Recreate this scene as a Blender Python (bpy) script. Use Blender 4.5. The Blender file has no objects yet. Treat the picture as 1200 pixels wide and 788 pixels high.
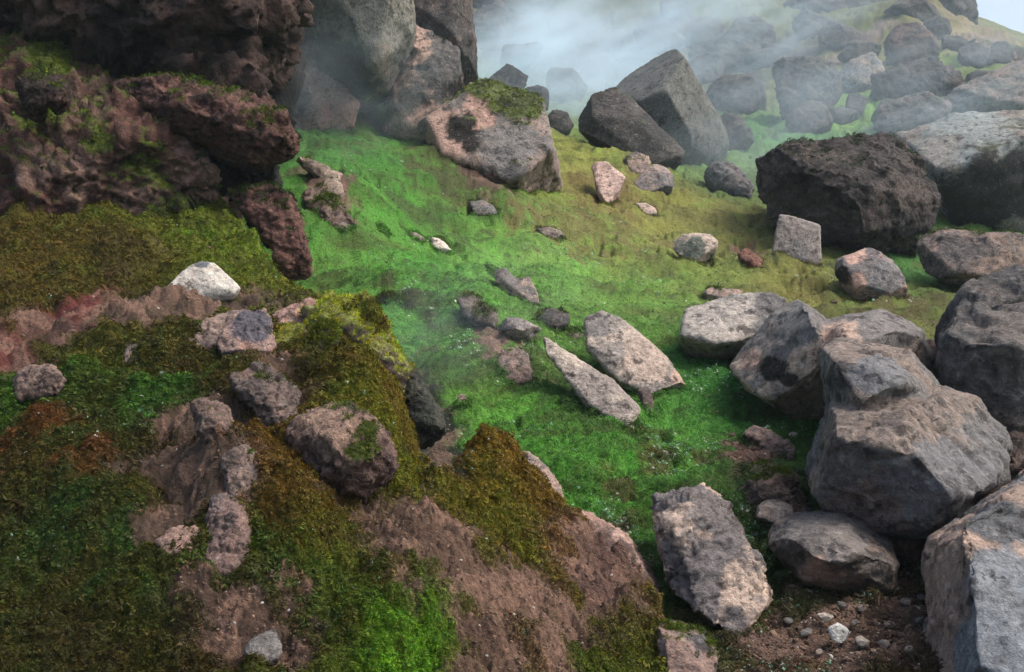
import bpy, bmesh, math
import numpy as np
from mathutils import Vector

# ------------------------------------------------------------------ camera, world, sun, exposure
S = bpy.context.scene
PW, PH, F = 1200.0, 788.0, 1167.0           # photograph size and focal length in its pixels
PITCH = math.radians(5.53)
CZ = 2.0
cam_d = bpy.data.cameras.new("camera"); cam = bpy.data.objects.new("camera", cam_d)
S.collection.objects.link(cam); S.camera = cam
cam_d.sensor_width = 36; cam_d.lens = 36 * F / PW
cam_d.clip_start = 0.05; cam_d.clip_end = 2000
cam.location = (0, 0, CZ); cam.rotation_euler = (math.pi / 2 - PITCH, 0, 0)

SUN_EL, SUN_AZ = math.radians(56), math.radians(98)     # azimuth clockwise from +Y: sun high on the right
w = bpy.data.worlds.new("World"); S.world = w; w.use_nodes = True
nt = w.node_tree; bg = nt.nodes["Background"]
sky = nt.nodes.new("ShaderNodeTexSky"); sky.sky_type = 'NISHITA'; sky.sun_disc = False
sky.sun_elevation = SUN_EL; sky.sun_rotation = SUN_AZ
sky.air_density = 1.0; sky.dust_density = 6.0; sky.ozone_density = 1.0
hs = nt.nodes.new("ShaderNodeHueSaturation"); hs.inputs["Saturation"].default_value = 1.0
nt.links.new(sky.outputs[0], hs.inputs["Color"]); nt.links.new(hs.outputs[0], bg.inputs["Color"])
bg.inputs["Strength"].default_value = 0.13
sl = bpy.data.lights.new("sun", 'SUN'); sl.energy = 1.0; sl.angle = math.radians(22); sl.color = (1.0, 0.97, 0.92)
sun = bpy.data.objects.new("sun", sl); S.collection.objects.link(sun)
sd = Vector((math.sin(SUN_AZ) * math.cos(SUN_EL), math.cos(SUN_AZ) * math.cos(SUN_EL), math.sin(SUN_EL)))
sun.rotation_euler = sd.to_track_quat('Z', 'Y').to_euler(); sun.location = (0, 0, 30)
S.view_settings.view_transform = 'Standard'; S.view_settings.look = 'None'
S.view_settings.exposure = 1.15; S.view_settings.gamma = 1.0; S.view_settings.use_curve_mapping = False
S.render.engine = 'CYCLES'
S.cycles.use_denoising = True
S.cycles.max_bounces = 5; S.cycles.diffuse_bounces = 2; S.cycles.glossy_bounces = 2
S.cycles.volume_bounces = 3; S.cycles.volume_step_rate = 1.0; S.cycles.volume_max_steps = 96

# ------------------------------------------------------------------ helpers
CP, SP = math.cos(PITCH), math.sin(PITCH)
def unproj(u, v, d):
    """pixel of the photograph at depth d -> point of the place"""
    u = np.asarray(u, float); v = np.asarray(v, float); d = np.asarray(d, float)
    x = (u - 600) / F * d; h = -(v - 394) / F * d
    return np.stack([x + 0 * h, d * CP + h * SP, CZ - d * SP + h * CP], -1)

def srgb(r, g, b):
    c = np.array([r, g, b], float) / 255
    return np.where(c < 0.04045, c / 12.92, ((c + 0.055) / 1.055) ** 2.4)

_rs = np.random.RandomState(7)
_perm = _rs.permutation(256).astype(np.int32); _perm = np.concatenate([_perm, _perm, _perm])
_grad = _rs.normal(size=(256, 3)).astype(np.float32); _grad /= np.linalg.norm(_grad, axis=1)[:, None]
def perlin(P):
    P = np.asarray(P, np.float32)
    i = np.floor(P); f = P - i; i = i.astype(np.int32) & 255
    t = f * f * f * (f * (f * 6 - 15) + 10)
    out = 0
    for dx in (0, 1):
        wx = t[:, 0] if dx else 1 - t[:, 0]
        for dy in (0, 1):
            wy = t[:, 1] if dy else 1 - t[:, 1]
            for dz in (0, 1):
                wz = t[:, 2] if dz else 1 - t[:, 2]
                h = _perm[_perm[_perm[(i[:, 0] + dx) & 255] + ((i[:, 1] + dy) & 255)] + ((i[:, 2] + dz) & 255)]
                g = _grad[h]
                out = out + wx * wy * wz * (g[:, 0] * (f[:, 0] - dx) + g[:, 1] * (f[:, 1] - dy) + g[:, 2] * (f[:, 2] - dz))
    return out * 1.6
def fbm(P, oct=4, gain=0.5, mode=0):
    a, s, n = 1.0, 0.0, 0.0
    P = np.asarray(P, np.float32)
    for k in range(oct):
        v = perlin(P + 17.3 * k)
        if mode == 1: v = 1 - 2 * np.abs(v)         # ridged
        if mode == 2: v = 2 * np.abs(v) - 0.5       # billow
        s = s + a * v; n += a; a *= gain; P = P * 2.03
    return s / n
def worley_chips(P):
    """randomly tilted little planes, one to each cell of a jittered lattice: broken, chipped relief"""
    P = np.asarray(P, np.float32); b = np.floor(P).astype(np.int32); best = np.full(len(P), 9e9, np.float32); out = np.zeros(len(P), np.float32)
    for dx in (-1, 0, 1):
        for dy in (-1, 0, 1):
            for dz in (-1, 0, 1):
                c = b + (dx, dy, dz); k = c & 255
                hsh = _perm[_perm[_perm[k[:, 0]] + k[:, 1]] + k[:, 2]]
                g = _grad[hsh]; q = P - (c + .5 + .45 * _grad[(hsh * 7 + 31) & 255]); d = (q * q).sum(1)
                v = (q * g).sum(1) + .35 * g[:, 0]; s = d < best
                best = np.where(s, d, best); out = np.where(s, v, out)
    return out
def sstep(a, b, x):
    t = np.clip((x - a) / (b - a), 0, 1); return t * t * (3 - 2 * t)
def mixc(a, b, t): return a * (1 - t[:, None]) + b * t[:, None]

def tps_fit(pts, lam=1e-3):
    X = pts[:, :2]; n = len(X)
    r2 = ((X[:, None] - X[None]) ** 2).sum(-1)
    K = 0.5 * r2 * np.log(r2 + 1e-9) + lam * np.eye(n)
    Q = np.concatenate([np.ones((n, 1)), X], 1)
    A = np.block([[K, Q], [Q.T, np.zeros((3, 3))]])
    sol = np.linalg.solve(A, np.concatenate([pts[:, 2], np.zeros(3)]))
    return X.copy(), sol
def tps_eval(m, x, y):
    X, sol = m; out = np.empty(len(x))
    for a in range(0, len(x), 60000):
        xx, yy = x[a:a + 60000], y[a:a + 60000]
        r2 = (xx[:, None] - X[None, :, 0]) ** 2 + (yy[:, None] - X[None, :, 1]) ** 2
        out[a:a + 60000] = (0.5 * r2 * np.log(r2 + 1e-9)) @ sol[:-3] + sol[-3] + sol[-2] * xx + sol[-1] * yy
    return out

# ------------------------------------------------------------------ the lie of the land: surveyed points of the hillside and of the near mound
HILL = [(1000,788,3.6),(1100,788,3.5),(1230,788,3.3),(900,788,3.7),(800,760,3.9),(950,700,4.25),(1050,700,4.35),(880,650,4.7),
 (1150,690,4.3),(750,600,5.2),(850,560,5.6),(950,520,6.2),(1100,560,5.6),(700,500,6.1),(800,480,6.7),(870,470,6.9),(620,480,6.4),(560,420,7.1),
 (500,400,7.3),(450,360,7.9),(680,400,7.9),(780,400,8.3),(900,340,10.2),(1000,380,9.0),(1110,390,9.0),(1200,440,8),(380,300,8.6),
 (350,230,9.6),(330,260,8.9),(440,180,11.2),(400,150,12.2),(500,300,9.4),(550,250,10.7),(600,330,9.1),(620,260,11),(520,200,11.8),
 (700,330,9.8),(700,250,12.2),(650,165,15.8),(760,220,14),(850,300,11.5),(900,250,14),(1000,310,12),(1100,340,10.8),
 (1200,370,9.8),(830,190,18),(900,150,21),(1020,140,21),(1050,90,25),(1150,200,17),(940,80,27),(850,90,28),(800,30,33),(700,60,31),
 (1000,20,32),(1090,2,31),(1135,30,30),(1160,45,29),(1200,58,28),(1250,70,27),(1150,95,23),(900,10,34),(560,60,30),(600,-60,40),(900,-90,42),
 (620,140,19),(1090,60,36),(1150,80,36),(1200,95,36),(1300,110,36),(1300,250,16),(1400,450,9),
 (600,700,4.4),(500,600,5.2),(400,500,6.2),(300,420,7.2),(200,330,8.6),(100,260,9.6),(0,200,10.5),(-200,200,10.5),(200,100,13),(0,0,18),(400,20,19),
 (-300,700,5),(400,900,3.2),(1500,788,3.5),(1300,1500,1.6)]
MOUND = [(-150,788,2.9),(0,788,2.9),(200,788,2.85),(400,788,2.8),(550,788,2.9),(700,788,3.15),(780,788,3.35),(0,700,3.2),(200,700,3.15),
 (400,700,3.1),(550,700,3.2),(700,740,3.5),(755,720,3.7),(0,600,3.6),(200,600,3.55),(400,620,3.4),(550,620,3.65),(680,640,4.05),
 (0,500,4.15),(150,480,4.25),(300,500,4.05),(400,560,3.75),(500,560,4.0),(600,550,4.3),(650,585,4.3),(0,400,5.0),(150,400,4.95),
 (300,420,4.75),(400,450,4.5),(450,470,4.4),(540,515,4.45),(300,375,5.4),(400,365,5.15),(200,355,5.6),(330,347,5.8),(0,340,5.5),
 (100,300,6.1),(0,280,6.3),(200,265,6.9),(250,245,7.4),(330,328,6.3),(290,300,6.7),(-200,400,5),(-200,280,6.3),(200,230,7.6),(0,240,7.6)]
RIDGE = [(205,200,8.6),(240,226,7.9),(268,245,7.35),(300,285,6.8),(333,328,6.35),(365,350,5.8),(395,352,5.25),(425,352,5.15),(448,385,4.95),
 (472,440,4.75),(505,470,4.7),(545,500,4.65),(600,522,4.6),(635,550,4.5),(665,597,4.35),(705,620,4.25),(738,645,4.15),(757,668,4.0),(772,702,3.85),
 (770,728,3.75),(790,755,3.5),(835,800,3.3),(880,900,2.7),(1000,1300,1.6)]
def P3(l): a = np.array(l, float); return unproj(a[:, 0], a[:, 1], a[:, 2])
hp = P3(HILL); hill_m = tps_fit(hp, 0.02)
mp = P3(MOUND)
rp = P3(RIDGE)
mp = np.concatenate([mp, rp[:-1], [[0, 0, 0.55], [1.2, 0.6, 0.4], [-2, 0, 0.6], [-5, 0, 0.8], [-5, 4, 1.2]]])
mound_m = tps_fit(mp, 0.01)
ridge = rp[:, :2]
foot = np.concatenate([ridge, [[2.0, -1.0], [1, -6], [-30, -6], [-30, 9], [ridge[0, 0], 9.5]]])
def poly_sd(poly, x, y):
    """signed distance to a polygon, negative inside"""
    a = poly; b = np.roll(poly, -1, 0); d2 = np.full(len(x), 1e18); ins = np.zeros(len(x), bool)
    for (ax, ay), (bx, by) in zip(a, b):
        ex, ey = bx - ax, by - ay; L = ex * ex + ey * ey + 1e-12
        t = np.clip(((x - ax) * ex + (y - ay) * ey) / L, 0, 1)
        d2 = np.minimum(d2, (x - ax - t * ex) ** 2 + (y - ay - t * ey) ** 2)
        if ay != by:
            c = ((ay > y) != (by > y)) & (x < (bx - ax) * (y - ay) / (by - ay) + ax); ins ^= c
    d = np.sqrt(d2); return np.where(ins, -d, d)
pit = unproj(506, 505, 4.6)
def base_h(x, y, parts=False):
    x = np.asarray(x, float); y = np.asarray(y, float)
    r = np.hypot(x, y)
    zh = tps_eval(hill_m, x, y)
    k = sstep(45, 75, r)                                   # far country settles to gentle hills
    k = np.maximum(k, sstep(0.3, 1.6, -(y + 0.2)))
    zh = zh * (1 - k) + k * 2.0
    zh = np.clip(zh, -1.5, 16)
    d = poly_sd(foot, x, y)
    near = (y < 12) & (x < 6)
    zm = np.full(len(x), -50.0)
    if near.any(): zm[near] = tps_eval(mound_m, x[near], y[near])
    zm = np.clip(zm, -50, 4.0)
    o = np.clip(d, 0, None)
    zm = zm - 2.2 * o - 0.25 * (1 - np.exp(-o / 0.05)) * (y > 0)
    zm = zm - 0.42 * np.exp(-(((x - pit[0] - .02) / 0.16) ** 2 + ((y - pit[1]) / 0.30) ** 2))
    s = 0.03; m = np.maximum(zh, zm); z = m + s * np.log(np.exp((zh - m) / s) + np.exp((zm - m) / s))
    if parts: return z, zh, zm
    return z
GROUND_FN = None
_ds = np.exp(np.linspace(math.log(1.6), math.log(70), 2600))
def ground_d(u, v):
    p = unproj(np.full(len(_ds), u), np.full(len(_ds), v), _ds)
    z = GROUND_FN(p[:, 0], p[:, 1]) if GROUND_FN else base_h(p[:, 0], p[:, 1]); hit = np.nonzero(p[:, 2] < z)[0]
    return float(_ds[hit[0]]) if len(hit) else 60.0
def gpts(pix):
    return np.array([unproj(u, v, ground_d(u, v))[:2] for u, v in pix])

# ------------------------------------------------------------------ ground sheet
fine = np.radians(np.linspace(-29, 29, 700))
outer = np.radians(np.concatenate([np.linspace(29.4, 45, 20), np.linspace(48, 312, 50), np.linspace(315, 330.6, 20)]))
az = np.concatenate([fine, outer]); NA = len(az)
rr = np.concatenate([[0.05, 0.3, 0.7, 1.1, 1.5], np.exp(np.linspace(math.log(1.9), math.log(2.69), 40)), np.exp(np.linspace(math.log(2.7), math.log(5.2), 450)), np.exp(np.linspace(math.log(5.21), math.log(8.5), 165)), np.exp(np.linspace(math.log(8.54), math.log(50), 240)), np.exp(np.linspace(math.log(52), math.log(1200), 24))]); NR = len(rr)
A, R_ = np.meshgrid(az, rr)
gx = (np.sin(A) * R_).ravel(); gy = (np.cos(A) * R_).ravel(); gr = R_.ravel()
gz, gzh, gzm = base_h(gx, gy, True)
onm = sstep(-0.06, 0.06, gzm - gzh)                        # 1 on the near mound
G2 = np.stack([gx, gy, gz], 1)
lod = np.clip(gr / 6, 1, 8)
n1 = fbm(G2 * 0.55 + 3, 4)
n2 = fbm(G2 * [2.2, 2.2, 2.2] + 11, 4, 0.5, 2)
n3 = fbm(G2 * 9 + 5, 3, 0.55, 2)
n4 = fbm(G2 * 34 + 9, 2, 0.6, 2)
mo_ = fbm(G2 * 0.9 + 207, 3)
terr = fbm(np.stack([gx * 0.5 + gy * 0.35, gy * 1.6 - gx * 0.7, gz], 1) * 1.4, 3, 0.5, 1)      # little terracettes running down the slope
near_f = sstep(60, 30, gr)
disp = 0.10 * n1 * sstep(6, 14, gr) + (0.08 * n2 + 0.11 * terr * (1 - onm)) * near_f * sstep(1, 5, gr) + 0.075 * n2 * onm + 0.05 * mo_ * onm
disp += (0.026 * n3 + 0.011 * n4 * sstep(14, 5, gr)) * near_f * (0.7 + 0.9 * onm)
gash = fbm(np.stack([gx * 1.0 + gy * 0.6, gy * 1.9 - gx * 0.9, gz], 1) * 0.9 + 71, 4, 0.55)
disp -= (0.05 + 0.05 * (1 - onm)) * sstep(0.075, 0.0, np.abs(gash)) * near_f * sstep(1.5, 3, gr) * sstep(-.1, .3, mo_)
for (hu, hv, hr, hh) in [(250,402,.2,.06),(300,450,.2,.08),(240,505,.15,.06),(285,560,.14,.08),(262,640,.18,.08),(420,440,.2,.06),(330,400,.2,.05),(325,600,.20,.09),(360,640,.16,.06),(560,560,.28,.06),(500,610,.25,.05),(430,600,.12,-.05),(240,560,.16,.05),(60,470,.3,.07),
        (150,700,.3,.06),(480,745,.25,.05),(60,620,.3,.05),(120,300,.35,.08),(290,300,.3,.06),(230,760,.2,.05),(560,208,.5,.20),(520,196,.4,.15),
        (590,250,.35,.16),(460,352,.3,.14),(560,370,.35,.14),(600,430,.35,.13),(640,365,.35,.12),(880,300,.6,-.12),(410,240,.5,.22),(900,318,.6,.15),(730,200,.6,.25),(860,575,.25,.06)]:
    q = unproj(hu, hv, ground_d(hu, hv)); disp += hh * np.exp(-((gx - q[0]) ** 2 + ((gy - q[1]) * .8) ** 2) / hr ** 2)
disp += 0.55 * fbm(G2 * 0.22 + 40, 5, 0.6, 2) * sstep(17, 26, gr) * near_f

# colour of the plants and soil, by point of the ground, with its shading included
ANCH = """380 180 60 122 44;440 200 58 130 40;420 300 76 134 44;500 330 70 148 45;460 250 72 140 38;600 230 108 128 38;560 212 80 105 38;550 180 92 138 38;
560 290 95 155 55;650 300 108 160 70;600 430 95 140 60;560 390 85 145 52;650 520 75 150 35;700 520 70 145 35;720 560 78 150 38;850 490 56 126 36;880 470 46 114 32;
850 430 50 122 42;750 360 90 138 55;800 330 110 136 55;720 290 115 138 58;760 260 125 132 58;650 180 128 140 52;680 230 118 120 50;900 330 112 118 50;870 270 108 112 52;
950 350 112 112 48;1000 370 96 112 40;1080 370 82 108 35;1070 318 55 112 45;1100 390 92 102 35;875 210 82 120 55;900 160 66 128 60;850 200 90 135 65;1020 140 95 145 45;
950 90 96 100 50;1000 40 92 100 48;1130 72 100 128 50;1155 55 130 115 95;900 20 84 96 52;700 60 74 78 60;830 60 88 98 56;800 540 80 150 45;870 560 72 112 48;
760 640 68 125 38;900 690 60 88 32;950 680 58 85 30;880 760 62 62 28;950 770 88 66 48;1000 710 76 78 38;1050 740 80 62 48;1040 780 78 62 46;600 330 90 150 60;630 480 85 150 45;
500 230 70 135 40;480 210 62 120 40;540 230 78 105 38;520 370 75 142 48
#60 300 78 66 20;150 320 66 58 20;230 280 85 96 28;280 310 95 112 30;330 345 92 96 34;200 300 78 70 22;120 410 72 70 24;60 470 54 88 28;30 540 66 58 24;110 560 52 56 20;
170 620 64 62 22;60 680 58 56 20;150 700 58 62 22;230 760 52 52 18;90 760 50 46 20;200 520 60 48 26;100 520 54 66 24;350 700 75 84 22;330 610 88 62 26;350 560 90 68 26;400 640 80 84 28;
450 720 84 126 30;480 745 84 128 32;560 560 102 86 26;520 600 92 90 20;600 545 100 78 24;590 610 88 88 24;640 590 104 80 22;450 690 62 46 24;620 760 92 74 56;700 780 72 82 24;
380 600 92 72 24;300 720 62 62 22;520 550 100 84 20;440 540 92 98 26;260 440 66 62 26;370 460 74 66 28;60 620 50 58 20;380 740 62 70 24"""
def anchors(txt):
    rows = [list(map(float, s.split())) for s in txt.replace("\n", "").split(";") if s.strip()]
    xy = gpts([(r[0], r[1]) for r in rows]); return xy, np.array([srgb(*r[2:]) for r in rows])
def anchor_col(txt, x, y):
    xy, c = anchors(txt); num = np.zeros((len(x), 3)); den = np.zeros(len(x)) + 1e-9
    for (ax, ay), cc in zip(xy, c):
        ra = math.hypot(ax, ay); aa = math.atan2(ax, ay)
        dr = (np.log(np.hypot(x, y) + 1e-6) - math.log(ra)) / 0.11; da = (np.arctan2(x, y) - aa) / 0.06
        wt = 1.0 / (0.15 + dr * dr + da * da) ** 2
        num += wt[:, None] * cc; den += wt
    return num / den[:, None]
wx = 0.35 * fbm(G2 * 1.1 + 21, 4) * np.clip(gr / 5, .5, 3); wy = 0.5 * fbm(G2 * 1.1 + 61, 4) * np.clip(gr / 5, .5, 3)
hc, mc = ANCH.split("#")
gcol = anchor_col(hc, gx + wx, gy + wy) * (1 - onm)[:, None] + anchor_col(mc, gx + wx * .8, gy + wy * .8) * onm[:, None]
# moss kinds: green / olive / rust mottling
mo = fbm(G2 * 3.1 + 7, 5, 0.6); mo2 = fbm(G2 * 8 + 3, 4, 0.6)
rust = np.array([0.075, 0.040, 0.016]); deep = np.array([0.02, 0.055, 0.008]); lime = np.array([0.16, 0.30, 0.03])
mo3 = fbm(G2 * 17 + 93, 4, 0.65)
tussock = fbm(np.stack([gx * 0.9 + gy * 0.5, gy * 2.6 - gx * 1.2, gz * 2], 1) * 1.7 + 50, 4, 0.6)
olive = np.array([0.085, 0.085, 0.022])
gcol = mixc(gcol, gcol * 0.3 + olive * 0.6, sstep(-0.02, 0.4, tussock + .3 * mo3) * 0.8 * (1 - onm))
gcol = mixc(gcol, gcol * 0.35, sstep(0.22, 0.5, terr * .6 + tussock * .5) * 0.45 * (1 - onm))
gcol = mixc(gcol, gcol * 0.25 + rust * 0.4, sstep(0.06, 0.45, mo + .5 * mo3) * (0.2 + 0.45 * onm))
gcol = mixc(gcol, gcol * [1.25, .8, .6] * .8, sstep(0.05, 0.35, mo3) * 0.5 * onm)
gcol = mixc(gcol, gcol * [0.75, 1.25, 0.7], sstep(0.08, 0.45, -mo) * 0.6)
gcol = mixc(gcol, gcol * 0.5 + lime * 0.3, sstep(0.25, 0.6, mo2) * 0.35 * (0.4 + 0.6 * (1 - onm)))
gcol = mixc(gcol, gcol * 0.45, sstep(0.12, 0.5, -mo2) * 0.6)
gcol *= (1 - onm)[:, None] * np.array([1.40, 1.28, 0.84]) + onm[:, None] * np.array([1.35, 1.4, .75])
moss = np.ones(len(gx))
PATCH = [  # bare ground: outline on the ground, soil colour, raggedness
 ([(440,600),(500,600),(560,640),(640,675),(690,720),(685,800),(540,800),(560,745),(600,735),(540,700),(470,655),(425,612)], (112, 88, 72), .10),
 ([(650,640),(705,612),(760,668),(768,728),(712,742),(660,700)], (112, 86, 74), .05),
 ([(50,362),(150,346),(280,346),(360,350),(345,375),(240,388),(200,378),(120,388),(60,384)], (88, 72, 58), .10),
 ([(190,500),(240,472),(285,480),(290,560),(270,600),(230,640),(180,640),(180,560)], (98, 80, 66), .12),
 ([(285,430),(340,440),(345,480),(290,490)], (100, 80, 66), .08),
 ([(385,585),(470,600),(455,640),(400,610)], (84, 66, 52), .06),
 ([(55,352),(125,343),(118,378),(68,372)], (116, 60, 54), .10),
 ([(-10,385),(45,380),(42,428),(-10,432)], (112, 58, 52), .10),
 ([(10,372),(60,365),(62,420),(40,440),(35,400)], (98, 70, 60), .10),
 ([(280,700),(340,715),(350,800),(290,800),(220,760),(222,715)], (92, 72, 60), .07),
 ([(900,715),(980,722),(1090,690),(1100,800),(890,800)], (86, 64, 50), .10),
 ([(478,430),(510,455),(540,505),(545,560),(500,580),(488,520)], (40, 44, 34), .04),
 ([(540,210),(590,228),(600,250),(560,245)], (104, 82, 64), .15),
 ([(555,400),(600,410),(610,450),(570,440)], (120, 98, 80), .12),
 ([(1135,45),(1170,42),(1215,65),(1215,80),(1165,68)], (136, 112, 104), .3),
 ([(1000,60),(1010,40),(1040,38),(1030,52),(985,72),(950,70)], (140, 122, 108), .3),
 ([(560,40),(640,20),(720,30),(700,70),(620,80),(560,80)], (70, 66, 62), .5),
 ([(740,30),(830,20),(850,50),(780,70)], (76, 70, 64), .5),
 ([(880,60),(930,40),(960,60),(900,90)], (80, 74, 66), .5),
 ([(900,300),(880,285),(862,290),(880,312),(900,316)], (96, 60, 46), .12),
 ([(860,540),(900,540),(930,570),(860,580)], (100, 70, 56), .12),
 ([(1005,590),(1060,585),(1100,650),(1050,690),(1000,690)], (70, 48, 40), .1),
 ([(380,210),(410,235),(410,275),(385,262),(350,215)], (110, 88, 72), .12),
]
ragn = fbm(G2 * 4 + 31, 5, 0.62)
soilmask = np.zeros(len(gx))
chipn = np.zeros(len(gx)); _q = near_f > .5
chipn[_q] = worley_chips(G2[_q] * 5.5 + .12 * fbm(G2[_q] * 6, 3)[:, None])
for pix, c, rag in PATCH:
    poly = gpts(pix); sdv = np.full(len(gx), 9.0)
    lo, hi = poly.min(0) - 1, poly.max(0) + 1
    q = (gx > lo[0]) & (gx < hi[0]) & (gy > lo[1]) & (gy < hi[1])
    sdv[q] = poly_sd(poly, gx[q], gy[q])
    m = sstep(0.07, -0.09, sdv + rag * 4.2 * ragn + .10 * mo3 - rag * .3)
    soil = srgb(*c)[None] * (1 + 0.35 * mo2[:, None] + 0.2 * ragn[:, None])
    if rag < .2: soil = mixc(soil, srgb(150, 118, 100)[None] * (1 + .4 * mo3[:, None]), sstep(.05, .35, chipn * 1.2 + .4 * mo2) * .55); soil = mixc(soil, soil * [.62, .58, .60], sstep(.1, .4, -chipn + .3 * mo3) * .6)
    gcol = gcol * (1 - m[:, None]) + soil * m[:, None]; moss *= 1 - m; soilmask = np.maximum(soilmask, m)
for pix, c, rag in [([(15,515),(62,512),(78,545),(30,562)], (112,66,28), .14), ([(60,555),(105,552),(100,585),(64,582)], (106,64,30), .14), ([(140,575),(170,570),(172,590),(145,592)], (104,64,30), .12),
  ([(150,470),(205,450),(265,440),(245,475),(170,500)], (66,112,32), .12), ([(60,600),(180,590),(200,660),(100,690),(50,650)], (48,78,24), .15), ([(240,660),(330,700),(330,740),(230,720)], (70,104,30), .12),
  ([(486,200),(545,192),(596,232),(612,262),(560,246),(500,222)], (78,78,40), .25), ([(430,344),(478,350),(486,372),(440,362)], (66,60,34), .15), ([(540,400),(600,415),(590,440),(545,425)], (86,96,50), .25),
  ([(860,285),(905,290),(960,318),(905,322),(860,300)], (40,64,26), .3), ([(1020,350),(1090,360),(1110,385),(1040,380)], (92,82,36), .3), ([(690,215),(760,225),(740,260),(680,245)], (120,104,48), .4),
  ([(600,250),(700,262),(760,300),(640,290)], (118,112,52), .5), ([(430,225),(500,232),(560,290),(480,270)], (70,96,36), .3), ([(720,575),(760,585),(800,570),(770,545)], (96,86,38), .2), ([(620,440),(690,470),(700,510),(630,480)], (70,104,36), .2)]:  # last outline: dark green shade put into the grass colour
    poly = gpts(pix); sdv = np.full(len(gx), 9.0); lo, hi = poly.min(0) - 1, poly.max(0) + 1
    q = (gx > lo[0]) & (gx < hi[0]) & (gy > lo[1]) & (gy < hi[1]); sdv[q] = poly_sd(poly, gx[q], gy[q])
    m = sstep(0.12, -0.12, sdv + rag * 4.5 * ragn + .15 * mo3) * .8 * (moss > .5)
    gcol = mixc(gcol, srgb(*c)[None] * (1 + .4 * mo2[:, None] + .4 * mo3[:, None]), m)
# stray bare scraps between the moss on the mound
m = sstep(0.34, 0.5, fbm(G2 * 2.3 + 77, 5, 0.6)) * onm * 0.8
gcol = mixc(gcol, srgb(88, 68, 54)[None] + 0 * gcol, m); moss *= 1 - m
m = sstep(0.40, 0.6, fbm(G2 * 1.7 + 177, 5, 0.6)) * (1 - onm) * 0.7
gcol = mixc(gcol, srgb(112, 92, 70)[None] + 0 * gcol, m); moss *= 1 - m
disp -= 0.018 * soilmask * sstep(1, 4, gr)
disp += soilmask * (0.010 * fbm(G2 * 16 + 4, 4, .65) + .010 * chipn + .005 * worley_chips(G2 * 19))
gz = gz + disp
_l = gcol.mean(1, keepdims=True); gcol = _l + (gcol - _l) * (1 - .14 * (1 - onm[:, None]))
gcol = np.clip(gcol, 0.003, 0.8)

# finished height of the sheet anywhere, for standing things on it
_lr = np.log(rr)
GZ = gz.reshape(NR, NA)
def hit_ground(x, y):
    """bilinear lookup of the finished ground within the fine sector"""
    a = np.arctan2(x, y); r = np.hypot(x, y)
    fi = (a - fine[0]) / (fine[-1] - fine[0]) * (len(fine) - 1)
    ri = np.interp(np.log(np.maximum(r, .06)), _lr, np.arange(NR))
    i0 = np.clip(fi.astype(int), 0, len(fine) - 2); j0 = np.clip(ri.astype(int), 0, NR - 2)
    tx = np.clip(fi - i0, 0, 1); ty = np.clip(ri - j0, 0, 1)
    return (GZ[j0, i0] * (1 - tx) + GZ[j0, i0 + 1] * tx) * (1 - ty) + (GZ[j0 + 1, i0] * (1 - tx) + GZ[j0 + 1, i0 + 1] * tx) * ty

GROUND_FN = hit_ground
def mesh_from(name, co, faces, n):
    me = bpy.data.meshes.new(name)
    me.vertices.add(len(co)); me.vertices.foreach_set("co", np.ascontiguousarray(co, np.float32).ravel())
    nf = len(faces); me.loops.add(nf * n); me.loops.foreach_set("vertex_index", np.ascontiguousarray(faces, np.int32).ravel())
    me.polygons.add(nf); me.polygons.foreach_set("loop_start", np.arange(0, nf * n, n, dtype=np.int32))
    me.polygons.foreach_set("loop_total", np.full(nf, n, np.int32)); me.polygons.foreach_set("use_smooth", np.ones(nf, bool))
    me.update(); me.validate(); return me
def set_col(me, name, col):
    at = me.attributes.new(name, 'FLOAT_COLOR', 'POINT')
    at.data.foreach_set("color", np.concatenate([col, np.ones((len(col), 1))], 1).astype(np.float32).ravel())
def set_f(me, name, v):
    at = me.attributes.new(name, 'FLOAT', 'POINT'); at.data.foreach_set("value", np.asarray(v, np.float32))
def link(name, data, mat=None, **props):
    o = bpy.data.objects.new(name, data); S.collection.objects.link(o)
    if mat: data.materials.append(mat)
    for k, v in props.items():
        if v: o[k] = v
    return o

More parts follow.
